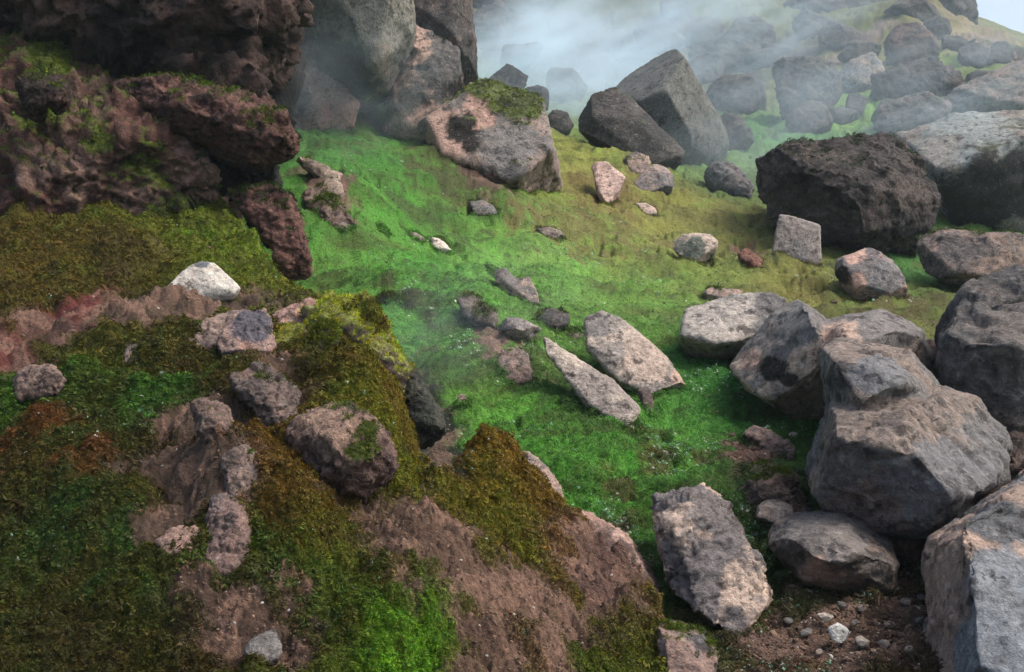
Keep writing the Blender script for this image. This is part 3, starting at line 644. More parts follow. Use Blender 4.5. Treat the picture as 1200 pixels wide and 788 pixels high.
rock("flat_lava_block", "brown grey block with a grassy top under the long lava ridge", "boulder", 'dgrey',
     [(1024,132),(1036,116),(1070,112),(1108,106),(1114,130),(1096,150),(1056,158),(1026,150)], lean=.2, rough=.7, vox=2, moss=.3, mosscol=(80,110,50), group=BG)
rock("skyline_crag", "hazy crag on the skyline beside the bright patch of sky", "cliff", 'far',
     [(1058,-30),(1130,-30),(1142,8),(1146,34),(1130,40),(1100,22),(1062,10)], d=36, lean=.1, vox=2.4, sink=.5, group=BG)
rock("top_edge_lava", "dark bushy crag on the top edge right of the steam", "cliff", 'far',
     [(922,-20),(1050,-30),(1060,4),(1010,18),(950,24),(924,12)], d=34, lean=.2, vox=2.4, sink=.3, group=BG, rough=1.2)
FAR_MARKS = {"pyramid boulder": (785,125), "slanted block": (740,145), "hazy squarish block": (865,110), "tall pointed lava boulder": (945,105), "reddish bushy looking boulder": (1066,50),
    "long dark lava block": (1078,95), "grassy topped brown block": (1070,130), "skyline crag": (1110,10), "upright pinnacle": (790,15), "low rock beside the pinnacle": (828,40),
    "dark bluff by the pillar": (612,10), "mossy backed slab boulder": (600,165), "small grey far boulder": (656,140), "tilted slab": (1165,105), "dark crag on the top edge": (990,0), "broken grey ledge": (1010,88)}
far_said = set()
far_rng = np.random.RandomState(5)
for (bu, bv, bs) in [(575,34,30),(612,66,22),(650,54,28),(702,46,30),(738,80,22),(664,98,20),(622,112,18),(852,64,26),(880,44,22),(896,64,18),(1004,98,15),(1012,58,17),
        (986,42,20),(958,26,22),(1118,44,15),(1142,66,14),(1166,62,14),(1074,98,14),(1152,98,16),(990,136,14),(1136,116,14),(700,80,20),(765,44,22),(592,94,18),(826,80,18),(1006,122,14),(920,50,16),(1070,12,20),(1100,34,14)]:
    bs *= 1.22; k_ = 7; an = np.sort(far_rng.uniform(0, 2 * math.pi, k_)); rr_ = bs * far_rng.uniform(.8, 1.3, k_)
    opts = []
    for mk, (mu, mv) in FAR_MARKS.items():
        du, dv = bu - mu, bv - mv; wd = "right of" if abs(du) > abs(dv) and du > 0 else "left of" if abs(du) > abs(dv) else "below" if dv > 0 else "above"
        opts.append((math.hypot(du, dv), f"angular dark boulder in the mist {wd} the {mk}"))
    lab = next(l for _, l in sorted(opts) if l not in far_said); far_said.add(lab)
    rock("boulder", lab, "boulder", 'far',
         [(bu + a_ * math.cos(t_) * 1.15, bv + a_ * math.sin(t_) * .8) for a_, t_ in zip(rr_, an)], lean=.3, vox=2.0, group="angular boulders jumbled on the far slope", rough=.9)
# --- right side, middle distance
rock("round_lava_boulder", "huge rounded dark lava boulder behind the cube shaped stone", "boulder", 'lava',
     [[(893,200),(897,175),(918,156),(960,148),(1010,144),(1050,160),(1078,186),(1098,228),(1096,262),(1076,290),(1040,296),(1004,292),(962,270),(925,254),(892,240),(902,218)],[(1046,166),(1085,182),(1102,230),(1098,284),(1070,294),(1046,250)]],
     contact=(1000,296), lean=.15, thick=1.8, rough=.34, cap=115, vox=2, moss=.22, mosscol=(50,62,34), cols=((66,60,58),(86,76,70),None), facet=5, bulge=.05, ridge=[(960,200,-.5),(1040,190,-.4),(1000,260,-.5),(930,225,-.3)])
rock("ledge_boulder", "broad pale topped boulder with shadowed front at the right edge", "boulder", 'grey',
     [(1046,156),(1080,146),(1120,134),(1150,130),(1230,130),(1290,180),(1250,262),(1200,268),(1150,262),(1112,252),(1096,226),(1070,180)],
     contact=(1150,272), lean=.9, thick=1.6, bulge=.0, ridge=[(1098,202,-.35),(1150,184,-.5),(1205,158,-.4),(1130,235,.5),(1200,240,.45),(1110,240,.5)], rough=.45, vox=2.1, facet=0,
     cols=((128,136,132),(140,128,116),(52,52,50)), moss=.18, mosscol=(74,84,40), zones=[(1130, 160, 50, (148, 156, 150)), (1100, 180, 24, (150, 146, 136)), (1150, 230, 50, (64, 62, 62)), (1200, 220, 40, (54, 56, 56))])  # shadow on the front put into the dark zone colours
rock("tilted_slab", "tilted slab with a pale lower face above the broad ledge boulder", "boulder", 'grey',
     [(1112,112),(1138,88),(1178,70),(1250,60),(1260,150),(1165,138),(1116,128)], lean=.6, rough=.55, vox=2, moss=.2, cols=((112,114,110),(134,120,110),None), facet=2)
rock("skyline_ledge", "broken pinkish ledge on the skyline above the tilted slab", "rock", 'brown',
     [(1128,50),(1150,44),(1190,56),(1230,66),(1230,82),(1180,74),(1140,64)], lean=.6, rough=1.2, vox=2, moss=.45, mosscol=(84,110,50), group=BG)
rock("cube_stone", "pinkish grey cube shaped stone in front of the huge rounded lava boulder", "boulder", 'tan',
     [(913,251),(935,255),(961,264),(963,288),(963,306),(955,312),(925,305),(904,297),(907,272)], bulge=.08, lean=.1, rough=.4, vox=1.8, facet=0, thick=.55, cols=((168,152,142),(150,144,138),(120,100,90)), tex=.5)
rock("split_stone", "round two toned stone with a dark ragged left side right of the cube stone", "boulder", 'tan',
     [(982,303),(998,294),(1020,291),(1045,305),(1060,325),(1062,344),(1045,350),(1015,346),(990,336),(981,320)], rough=.55, vox=1.8, thick=.6, cols=((178,142,122),(120,112,110),(48,40,36)), zones=[(1002, 300, 14, (206, 160, 138)), (1005, 330, 12, (196, 150, 128)), (986, 322, 12, (54, 50, 46)), (1035, 325, 20, (128, 124, 124))])
rock("right_slab_boulder", "smooth brownish slab with a grassy top at the right edge, above the pillar boulder", "boulder", 'brown',
     [(1074,274),(1100,268),(1170,270),(1230,280),(1240,340),(1180,345),(1140,343),(1110,320),(1076,302)], contact=(1140,343), lean=.25, rough=.4, vox=1.9, thick=1.2, moss=.22, mosscol=(74,96,34), cols=((112,102,96),(150,122,104),None))
rock("dark_craggy_stone", "small dark craggy stone on the grass between pyramid boulder and round lava boulder", "rock", 'dgrey',
     [(825,206),(832,192),(841,184),(858,192),(872,204),(888,225),(884,234),(863,230),(842,223),(828,217)], rough=1.1, vox=1.8, cols=((96,98,100),(124,116,110),None))
# --- stones on the open slope
def st(name, label, kind, hull, **k):
    k.setdefault('vox', 1.7); k.setdefault('lean', .8); k.setdefault('facet', 1); k.setdefault('rough', .7); k.setdefault('group', MG); k.setdefault('push', -.01)
    return rock(name, label, "stone", kind, hull, **k)
st("tooth_stone", "pale pink tooth shaped stone pointing downhill below the mossy slab boulder", 'pale',
   [[(691,191),(708,188),(719,198),(732,207),(733,220),(716,230),(700,214)],[(691,191),(704,198),(720,214),(719,228),(714,243),(705,236),(698,210)]], cols=((220,180,160),(170,140,124),None), facet=2)
st("broken_stone", "broken pinkish stone pieces with moss between the tooth stone and grey pyramid stone", 'pink',
   [(730,184),(744,178),(762,184),(760,198),(750,206),(736,204)], moss=.4, rough=1.2)
st("grey_pyramid_stone", "smooth grey pyramid shaped stone with a pinkish left foot", 'grey',
   [(741,217),(757,200),(769,192),(781,198),(792,210),(791,222),(769,227),(748,226)], cols=((124,122,122),(160,138,124),None), facet=1)
st("pale_flat_stone", "flat pale stone flush with the grass below the grey pyramid stone", 'pale',
   [(741,239),(756,238),(771,245),(772,251),(758,252),(746,246)], cols=((214,180,158),None,None), sink=.2)
st("heart_stone", "pale rimmed heart shaped stone alone on the olive grass", 'pale',
   [(789,284),(798,276),(812,274),(832,275),(841,283),(839,294),(823,305),(812,306),(802,297),(790,291)], cols=((208,182,160),(110,116,104),None), bulge=.15, lean=.4, zones=[(812, 292, 13, (104, 112, 100))])
st("mossy_pink_stone", "low pinkish stone with a moss spot beside the long flat topped boulder", 'pink',
   [(820,342),(833,338),(856,339),(870,341),(862,350),(848,354),(832,349)], moss=.25, sink=.2)
rock("flat_topped_boulder", "long pale flat topped boulder with a black overhung underside on the slope", "boulder", 'tan',
   [(796,380),(803,363),(830,352),(862,345),(905,344),(921,352),(920,382),(900,408),(862,412),(838,418),(812,414),(795,402)],
   contact=(840,418), lean=-.1, bulge=0, ridge=[(797,392,-.30),(838,403,-.42),(862,400,-.38),(905,388,-.25)], thick=.9, rough=.45, vox=1.8, facet=0, cols=((196,182,164),(136,134,130),None), group=None, zones=[(850, 375, 40, (190, 178, 164)), (905, 360, 20, (116, 112, 110))])
st("round_grey_stone", "small rounded grey stone under the overhung edge of the flat topped boulder", 'grey', [(832,414),(840,411),(852,413),(853,422),(842,426),(832,423)])
st("pointed_slab", "long narrow slab tapering to a point at its uphill end", 'tan',
   [[(637,396),(648,402),(672,417),(700,434),(720,447),(735,462),(752,480),(750,492),(742,505),(720,492),(692,476),(672,452),(652,434),(640,414)]],
   contact=(735,503), lean=.95, bulge=.05, thick=.22, rough=.45, vox=1.5, facet=0, cols=((208,188,166),(160,146,134),None), sink=.08)
st("broad_slab", "broad pale humped slab right of the long pointed slab", 'tan',
   [[(688,374),(706,367),(727,374),(743,394),(762,412),(788,432),(806,444),(796,456),(779,467),(752,456),(727,444),(709,428),(690,414),(689,396)]],
   contact=(779,467), lean=.95, bulge=.10, thick=.28, rough=.5, vox=1.5, facet=1, cols=((212,188,164),(160,148,136),(52,46,42)), sink=.08, zones=[(700, 380, 16, (140, 132, 126)), (760, 420, 30, (200, 174, 152)), (795, 440, 12, (208, 168, 142))])
st("wedge_chip", "small dark wedge shaped chip standing between the two big slabs", 'brown',
   [(748,456),(758,454),(764,462),(765,478),(768,490),(758,482),(750,468)], cols=((110,90,82),None,None), thick=.12)
st("saddle_stone", "pale saddle backed stone with a grey right horn on the middle slope", 'tan',
   [[(579,316),(592,316),(604,328),(612,348),(633,352),(618,357),(597,345),(582,332)],[(600,330),(620,325),(634,352),(616,354)]], cols=((186,158,138),(120,112,106),None), bulge=.2)
st("split_half_stone", "stone with a pale top and dark lower half in the middle of the slope", 'tan',
   [(583,386),(590,374),(612,373),(634,386),(621,396),(603,398)], bulge=.1, ridge=[(592,388,-.1),(610,384,-.18)], lean=-.1, cols=((180,164,150),(130,122,116),None))
st("mossy_ledge_stone", "mossy grey ledge stone uphill of the split stone", 'dgrey', [[(538,350),(552,346),(566,358),(584,372),(578,386),(556,380),(542,364)]], moss=.35, rough=1.1, cols=((136,122,112),None,None))
st("dark_ledge_stone", "low dark ledge stone with a mossy roof below the saddle backed stone", 'dgrey', [(628,368),(648,362),(668,370),(664,380),(640,384),(628,378)], moss=.35, rough=1)
st("little_step_stone", "little grey stone at the uphill corner of the broad slab", 'grey', [(664,392),(674,387),(684,392),(682,400),(668,400)])
st("pink_crumble_stone", "crumbling pink stone half grown over with grass above the mound crest", 'pink', [[(578,432),(590,412),(602,405),(618,414),(620,432),(622,448),(606,452),(584,446)]], moss=.22, rough=1.2, cols=((160,128,112),(130,116,106),None))
st("knee_stone", "knee shaped pinkish stone high on the left slope", 'tan', [[(347,184),(360,186),(388,203),(400,204),(396,212),(380,210),(356,196)],[(374,208),(396,206),(402,230),(394,236),(380,222)]], moss=.15, cols=((180,156,134),(140,120,104),None))
st("left_ledge_outcrop", "crumbling pinkish ledge below the knee shaped stone", 'brown', [[(352,222),(378,222),(400,240),(412,262),(404,276),(388,262),(364,246)]], moss=.35, rough=1.2)
st("ledge_tooth", "pale tooth of rock at the lower tip of the crumbling ledge", 'tan', [(392,248),(406,252),(410,266),(402,278),(394,266)], cols=((178,150,130),None,None))
st("grass_knob_stone", "pinkish knob poking from a grassy hummock in the upper slope", 'tan', [(550,237),(562,234),(576,240),(584,252),(572,256),(556,250)], moss=.2, cols=((172,146,128),None,None))
st("white_chip_stone", "bright white elongated stone on the green slope", 'pale', [(500,280),(508,277),(520,284),(531,295),(524,298),(508,290)], cols=((236,222,204),(214,196,176),None), tex=.3, sink=.05, push=-.06)
st("grey_chip_stone", "flat grey stone just left of the bright white stone", 'grey', [(476,274),(486,272),(499,280),(496,286),(484,281)])
st("flat_grey_stone", "flat grey stone by itself right of the grassy knob stone", 'grey', [(628,267),(640,265),(658,271),(662,278),(650,282),(634,275)], cols=((118,112,106),None,None))
st("orange_pebble_stone", "small pinkish stone on the grass beneath the knee shaped stone", 'pink', [(442,272),(448,268),(456,276),(455,280),(447,278)])
st("thumb_stone", "thumb sized pinkish stone uphill of the saddle backed stone", 'pink', [(571,314),(575,311),(580,316),(578,326),(572,322)])
st("lone_small_stone", "lone small brown stone on bright grass above the brown crest", 'brown', [(536,464),(544,462),(549,470),(544,476),(537,474)])
st("notch_rock", "dark mossy notch rock in the hummock above the mound", 'black', [[(440,348),(460,344),(478,356),(476,366),(462,360),(444,356)]], moss=.4, cols=((48,42,32),None,None))
st("tan_sliver_stone", "tan sliver of stone lying below the long pointed slab", 'tan', [(657,470),(662,470),(670,480),(664,482),(658,476)])
st("low_rock_pad", "low brown stone pad in the grass left of the big grey boulder", 'brown', [(872,508),(884,502),(908,508),(930,526),(930,532),(914,538),(890,528)], rough=1.1, cols=((142,116,104),None,None))
st("small_white_stone", "small whitish stone just above the low brown stone pad", 'pale', [(924,508),(932,506),(938,510),(934,514),(926,513)], sink=.05)
st("slope_foot_chip", "tan chip on the green below the two slabs", 'tan', [(776,528),(782,530),(792,540),(788,544),(778,536)], cols=((190,160,136),None,None))
st("brown_red_stone", "low reddish stone in dark grass left of the cube stone", 'red', [(864,294),(876,292),(892,304),(896,314),(882,312),(868,304)], rough=.8, sink=.25)
# --- big boulders right, near
rock("fin_boulder", "pinkish boulder with a sharp raised fin at its left end", "boulder", 'tan',
   [[(928,350),(946,358),(962,372),(966,395),(958,420),(962,446),(966,480),(958,508),(930,500),(902,472),(862,432),(878,412),(898,392),(912,366)],
    [(950,385),(1000,371),(1045,362),(1068,378),(1086,405),(1098,440),(1080,480),(1000,490),(955,470)]],
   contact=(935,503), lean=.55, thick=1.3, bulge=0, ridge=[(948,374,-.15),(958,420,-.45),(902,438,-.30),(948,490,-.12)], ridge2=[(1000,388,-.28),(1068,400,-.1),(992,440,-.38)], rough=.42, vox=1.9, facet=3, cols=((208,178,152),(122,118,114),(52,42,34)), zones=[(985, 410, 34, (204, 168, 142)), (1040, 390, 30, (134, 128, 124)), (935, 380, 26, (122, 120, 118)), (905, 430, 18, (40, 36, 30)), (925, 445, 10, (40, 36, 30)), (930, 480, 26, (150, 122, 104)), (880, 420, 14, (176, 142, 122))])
rock("shaded_head_boulder", "largest grey boulder, with a smaller cut head and a brown undercut base", "boulder", 'grey',
   [[(967,415),(985,407),(1018,409),(1040,416),(1068,424),(1085,442),(1102,464),(1080,500),(1000,500),(972,475)],
    [(975,480),(1010,470),(1060,466),(1105,464),(1140,478),(1166,505),(1178,530),(1176,562),(1150,592),(1120,622),(1085,640),(1040,636),(995,618),(958,588),(948,560),(955,520)]],
   d=4.6, lean=.35, thick=1.3, bulge=0, cap=115, hd=(.32,0), ridge=[(990,420,-.16),(1010,468,-.34),(1062,452,-.22)], ridge2=[(992,502,-.32),(1080,484,-.22),(1150,508,-.18),(984,578,-.42),(1080,592,-.50),(1142,572,-.32)], rough=.45, vox=2.0, facet=2, cols=((122,120,118),(142,124,110),(50,44,40)), sink=.1, zones=[(985, 440, 20, (84, 78, 76)), (1030, 440, 32, (124, 124, 126)), (1020, 590, 46, (128, 104, 94)), (990, 540, 30, (110, 100, 94)), (1100, 560, 50, (122, 120, 122))])  # dark zone on the head puts its left facet's shade into the colour
rock("undercut_rock", "knobbly brown rock wedged below the largest grey boulder", "rock", 'lava',
   [[(1010,600),(1050,590),(1095,600),(1100,630),(1090,655),(1062,660),(1030,650),(1010,630)]], d=4.5, rough=.7, vox=1.9, thick=.7, cols=((118,86,76),(142,108,94),None), sink=.0)
rock("pillar_boulder", "tall dark grey boulder standing at the right edge of the picture", "boulder", 'dgrey',
   [[(1140,338),(1165,330),(1200,322),(1290,330),(1290,560),(1200,545),(1172,505),(1150,480),(1112,455),(1104,425),(1104,398),(1122,370),(1140,352)]],
   d=5.7, lean=.25, thick=1.4, cap=95, bulge=.06, rough=.55, vox=2.0, ridge=[(1140,372,-.1),(1160,450,-.35),(1200,400,-.3),(1125,430,-.25)], facet=4, cols=((94,92,90),(116,106,98),(36,34,32)))
rock("gap_stone", "small pinkish stone in the gap left of the tall right edge boulder", "stone", 'pink',
   [(1080,402),(1090,397),(1102,403),(1108,425),(1104,444),(1092,440),(1082,420)], d=6.6, rough=.5, vox=1.8, cols=((150,122,108),None,None))
rock("jumbled_rock", "dark jumbled rock between the grey boulders at the right edge", "rock", 'lava',
   [[(1150,560),(1172,530),(1215,520),(1260,580),(1240,640),(1180,620),(1150,600)]], d=4.9, rough=.8, vox=2.2, thick=.8, cols=((84,68,62),(106,86,78),None))
rock("sloping_foreground_boulder", "huge grey boulder with a smooth tan flank in the lower right corner", "boulder", 'grey',
   [[(1290,570),(1200,586),(1160,592),(1130,612),(1108,636),(1096,655),(1100,674),(1084,698),(1094,716),(1106,734),(1100,762),(1096,850),(1150,900),(1320,900),(1340,700)]],
   d=3.35, lean=.8, thick=1.4, cap=125, bulge=0, ridge=[(1150,622,-.12),(1135,690,-.24),(1150,780,-.32),(1250,640,-.25),(1210,740,-.4)], rough=.42, vox=2.0, facet=3, cols=((140,144,148),(176,146,124),(60,56,52)), zones=[(1110, 680, 60, (176, 146, 122)), (1120, 760, 48, (176, 146, 124)), (1150, 700, 40, (150, 128, 112)), (1180, 680, 50, (138, 144, 150)), (1170, 770, 50, (140, 148, 154)), (1160, 610, 36, (104, 106, 108))])
rock("long_low_boulder", "long low grey and tan boulder lying under the largest grey boulder", "boulder", 'tan',
   [[(892,650),(905,640),(925,622),(950,612),(978,612),(1008,624),(1032,640),(1050,660),(1052,680),(1045,694),(1015,697),(985,696),(952,694),(925,676),(905,662)]],
   contact=(1000,697), lean=.5, thick=.7, bulge=0, ridge=[(925,640,-.08),(985,645,-.24),(1035,664,-.18),(955,682,-.06)], rough=.6, vox=1.8, facet=3, cols=((150,128,110),(110,104,100),(44,36,32)), zones=[(960, 672, 26, (176, 140, 118)), (930, 650, 20, (90, 80, 74)), (985, 640, 26, (140, 130, 122)), (1030, 670, 18, (112, 102, 98))])
rock("stacked_cap_rock", "grey capped brown rock piled behind the long low boulder", "rock", 'lava',
   [[(866,598),(880,575),(900,560),(925,562),(942,578),(950,600),(955,625),(940,640),(905,645),(878,632)]], d=4.95, rough=.6, vox=1.8, thick=.5, cols=((104,84,74),(130,108,96),(38,28,24)), moss=.2)
rock("cap_stone", "smooth grey cap stone on the front of the piled brown rock", "stone", 'grey',
   [(886,600),(902,592),(924,598),(934,608),(922,618),(898,619),(886,612)], d=4.72, rough=.6, vox=1.7, thick=.25, sink=0)
rock("upper_pile_rock", "brown craggy rock at the uphill end of the pile", "rock", 'brown',
   [[(858,570),(872,556),(895,545),(912,556),(918,572),(900,582),(872,584)]], d=5.3, rough=1.2, vox=1.7, thick=.3, moss=.25)
rock("lichen_blotched_boulder", "pale pinkish boulder blotched with grey lichen at the foot of the slope", "boulder", 'tan',
   [[(762,607),(790,590),(820,588),(838,602),(856,618),(868,634),(879,660),(883,690),(895,710),(888,726),(880,748),(872,756),(846,744),(828,722),(800,702),(782,684),(766,650)]],
   contact=(850,745), lean=.75, bulge=.06, thick=.7, rough=1.1, vox=1.6, facet=2, cols=((222,190,164),(122,114,112),(66,58,56)), cap=95)
rock("corner_rock", "small blue grey rock with a mossy left side at the bottom edge", "rock", 'grey',
   [[(768,748),(790,745),(812,756),(830,768),(842,790),(840,830),(790,830),(770,780)]], d=3.35, lean=.6, thick=.3, rough=.8, vox=1.6, moss=.3, cols=((116,112,118),(160,126,110),None))
rock("white_floor_stone", "largest white stone on the brown floor at the lower right", "stone", 'pale',
   [(968,738),(978,732),(990,733),(996,745),(990,755),(976,754)], rough=.5, vox=1.4, sink=.05, push=-.04, cols=((214,212,204),None,None), tex=.3)
rock("flat_floor_stone", "flat whitish stone right of the largest white floor stone", "stone", 'pale', [(1000,750),(1008,745),(1020,753),(1016,760),(1004,758)], vox=1.4, sink=.05, push=-.07, tex=.3)
rock("thin_floor_stone", "thin pale stone uphill of the largest white floor stone", "stone", 'pale', [(956,722),(966,719),(978,724),(974,729),(960,727)], vox=1.4, sink=.05, push=-.07, tex=.3)
rock("pink_floor_stone", "low pinkish stone by the foot of the sloping corner boulder", "stone", 'pink', [(1036,730),(1046,728),(1050,734),(1042,738),(1034,735)], vox=1.4, sink=.05, push=-.06)
for bu, bv, bs, where in [(1010,713,6,"uphill and right of the largest white floor stone"),(1062,706,6,"under the right end of the long low boulder"),(986,709,5,"just below the middle of the long low boulder"),
        (1036,755,7,"right of the flat whitish stone, on bare soil"),(1078,728,6,"touching the tan flank of the corner boulder"),(1002,730,4,"tiniest, close above the flat whitish stone"),
        (945,742,6,"left of the largest white floor stone"),(924,728,5,"farthest left, towards the lichen blotched boulder"),(1066,762,6,"lowest right, by the corner boulder's foot"),
        (960,765,5,"directly below the largest white floor stone"),(1050,690,5,"in the shade beneath the largest grey boulder"),(1080,700,5,"in the dark corner beside the huge corner boulder")]:
    rock("stone", "small loose stone " + where, "stone", 'tan',
         [(bu + bs * math.cos(t_) * (1.3 + .2 * math.sin(bu)), bv + bs * .8 * math.sin(t_ + .3 * math.cos(bu))) for t_ in (0, .9, 2, 2.9, 3.9, 5.1)], vox=1.4, sink=.1, push=-.05, group="small loose stones on the brown floor")
# --- near mound
def fg(name, label, kind, hull, **k):
    k.setdefault('vox', 1.6); k.setdefault('lean', .9); k.setdefault('facet', 1); k.setdefault('rough', .7); k.setdefault('push', .0); k.setdefault('group', FG); cat = k.pop('cat', "rock")
    return rock(name, label, cat, kind, hull, **k)
fg("white_peaked_stone", "bright white peaked stone with a grey tip on the mossy bank", 'pale',
   [(196,336),(208,324),(222,312),(236,306),(250,308),(266,322),(282,338),(276,344),(248,343),(228,348),(204,346)], lean=.5, rough=.5, facet=0, cols=((232,222,204),(206,190,170),(120,124,128)), tex=.5, cat="stone", vox=1.4, zones=[(236, 308, 9, (120, 124, 130))])
fg("pitted_stone", "round pinkish stone full of dark holes sitting alone on the moss at left", 'pink',
   [(18,452),(24,440),(38,430),(56,429),(70,436),(74,446),(64,460),(48,470),(32,472),(20,464)], lean=.2, rough=2.0, cols=((160,128,112),(124,98,86),(40,28,26)), cat="stone", vox=1.3, push=-.05)
fg("flat_pink_rock", "flat pinkish rock flush in moss left of the purple grey rock", 'pink', [[(142,412),(150,402),(172,400),(190,404),(188,416),(168,424),(144,424)]], sink=.25, rough=1.2, cols=((172,138,120),None,None))
fg("long_pink_ledge", "long pinkish ledge running up to the purple grey rock", 'pink', [[(200,404),(222,388),(250,374),(290,366),(300,378),(270,398),(240,414),(206,412)]], sink=.25, rough=1.3, cols=((166,134,116),(126,106,98),None), moss=.12)
fg("purple_grey_rock", "purplish grey flat rock with a pink lower rim on the mound", 'grey', [[(256,402),(268,380),(290,364),(312,362),(318,384),(322,408),(328,420),(300,420),(262,418)]], sink=.2, rough=1.0, cols=((104,96,98),(172,136,120),(60,52,54)), moss=.08, zones=[(295, 385, 24, (104, 98, 108)), (290, 414, 16, (180, 136, 116)), (320, 414, 12, (176, 130, 110))])
fg("crest_pink_rock", "pink broken rock along the crest beside the mossy crag", 'pink', [[(314,372),(340,362),(366,350),(374,356),(366,374),(340,388),(318,388)]], sink=.25, rough=1.3, cols=((184,136,118),(134,104,94),None))
fg("mossy_crag", "knobbly crag with thick yellow green moss at the top of the mound", 'brown',
   [[(370,360),(384,350),(402,352),(424,347),(438,366),(446,388),(452,404),(466,424),(474,446),(468,470),(440,476),(410,446),(388,420),(372,396)],
    [(318,392),(344,386),(366,396),(374,418),(370,432),(344,424),(322,408)]],
   d=4.62, lean=.85, thick=.45, rough=1.5, moss=.85, mosscol=(150,156,34), sink=.05, vox=1.7, cols=((128,104,90),None,None))
fg("moss_ball_rock", "round knob smothered in bright moss on the left of the mossy crag", 'brown', [[(366,386),(384,376),(396,386),(396,400),(382,408),(368,402)]], d=4.45, lean=.4, moss=1.1, mosscol=(104,112,20), rough=.9)
fg("dark_brown_boulder", "dark purplish brown boulder with a rounded flat top in the middle of the mound", 'lava',
   [[(340,518),(352,498),(375,488),(405,486),(430,496),(448,518),(460,540),(466,562),(464,578),(448,590),(424,586),(400,580),(376,562),(350,540)]],
   contact=(430,588), lean=.25, thick=.45, bulge=0, ridge=[(362,512,-.08),(415,514,-.24),(448,535,-.16),(385,560,-.18),(430,574,-.16)], rough=.6, push=.05, facet=1, zones=[(385,505,44,(158,130,112)),(360,530,20,(120,96,86))], mz=((425,528,14),(432,506,10)), moss=.16, cols=((112,88,80),(140,114,100),(52,38,36)), cat="boulder", sink=.1)
fg("knuckle_rock", "knobbly pinkish grey rock above the big rounded knob on the mound", 'brown', [[(262,538),(270,528),(286,524),(300,536),(306,552),(296,572),(280,590),(264,580),(268,558)]], rough=1.2, sink=.2, cols=((146,118,104),(112,96,90),None), moss=.15)
fg("rounded_knob_rock", "big rounded pinkish grey knob on the left part of the mound", 'pink',
   [[(244,602),(256,590),(276,594),(294,610),(301,632),(300,655),(282,670),(262,680),(250,672),(242,645)]], lean=.5, push=-.03, bulge=.05, facet=3, thick=.35, rough=1.2, cols=((150,116,104),(120,104,102),(50,36,34)), moss=.12, sink=.2)
fg("pink_crumbs_rock", "broken pink crust left of the big rounded knob", 'pink', [[(186,636),(204,622),(226,620),(246,630),(244,644),(222,652),(204,658),(190,650)]], sink=.3, rough=1.6, cols=((176,136,116),(130,104,90),None))
fg("middle_bare_ledge", "bare grey pink ledge below the purple grey rock", 'brown', [[(268,440),(300,430),(330,444),(352,470),(346,486),(330,500),(316,486),(300,462),(276,456)]], sink=.3, rough=1.5, cols=((142,114,100),(108,92,86),None), moss=.2)
fg("upper_scree_rock", "rough pinkish streak of rock in the middle of the mound", 'brown', [[(226,474),(244,468),(262,482),(276,506),(270,520),(248,514),(232,496)]], sink=.35, rough=1.5, cols=((134,106,92),None,None), moss=.15)
fg("tiny_bone_stone", "tiny bone shaped pinkish stone right below the rounded knob", 'pink', [(304,672),(314,660),(324,658),(326,666),(314,674),(306,678)], rough=.8, vox=1.3, sink=.05, thick=.04)
fg("brown_plate_rock", "brown plate shaped rock below the tiny bone shaped stone", 'brown', [[(286,682),(298,675),(312,692),(312,706),(298,706),(288,698)]], sink=.25, vox=1.4)
fg("red_plate_rock", "reddish flat rock low on the mound near the bottom edge", 'brown', [[(220,714),(244,712),(264,716),(286,730),(292,752),(262,760),(248,744),(226,726)]], sink=.3, cols=((120,84,76),(140,112,98),None))
fg("white_streak_rock", "grey rock with white streaks near the bottom edge", 'grey', [[(286,762),(302,746),(322,744),(332,758),(324,776),(300,780)]], sink=.2, cols=((104,92,86),(130,124,118),(52,48,46)), rough=1.0)
fg("right_rim_rock", "broad brown rock face with a pink rim at the right end of the mound", 'brown',
   [[(664,602),(684,604),(706,614),(730,632),(750,656),(764,680),(773,702),(770,726),(752,740),(724,738),(690,710),(664,668),(652,632)]],
   d=4.02, lean=.55, thick=.35, bulge=.12, rough=.6, cols=((126,98,84),(186,140,118),(64,50,46)), sink=.1, vox=1.7, facet=1, cat="outcrop", zones=[(755, 650, 16, (200, 158, 136)), (768, 690, 15, (200, 158, 136)), (745, 690, 30, (120, 92, 80)), (700, 670, 42, (116, 90, 78)), (735, 622, 15, (200, 158, 136)), (700, 600, 12, (176, 132, 112))])
fg("pink_crest_rock", "narrow pink rock edge on the brown mossy crest", 'pink', [[(608,530),(622,534),(640,550),(654,570),(660,588),(652,590),(636,570),(618,548)]], d=4.55, lean=.5, thick=.15, sink=.2, rough=.9)
fg("dark_hollow_rock", "dark wet rock in the narrow pit behind the mossy crag", 'black', [[(470,440),(484,436),(500,462),(516,486),(520,508),(496,520),(482,500)]], d=4.95, lean=.3, thick=.3, cols=((58,64,54),(84,84,70),None), rough=.6, sink=.2, moss=.25, mosscol=(50,70,30))

print("ROCK TRIS", ROCK_STATS[0])

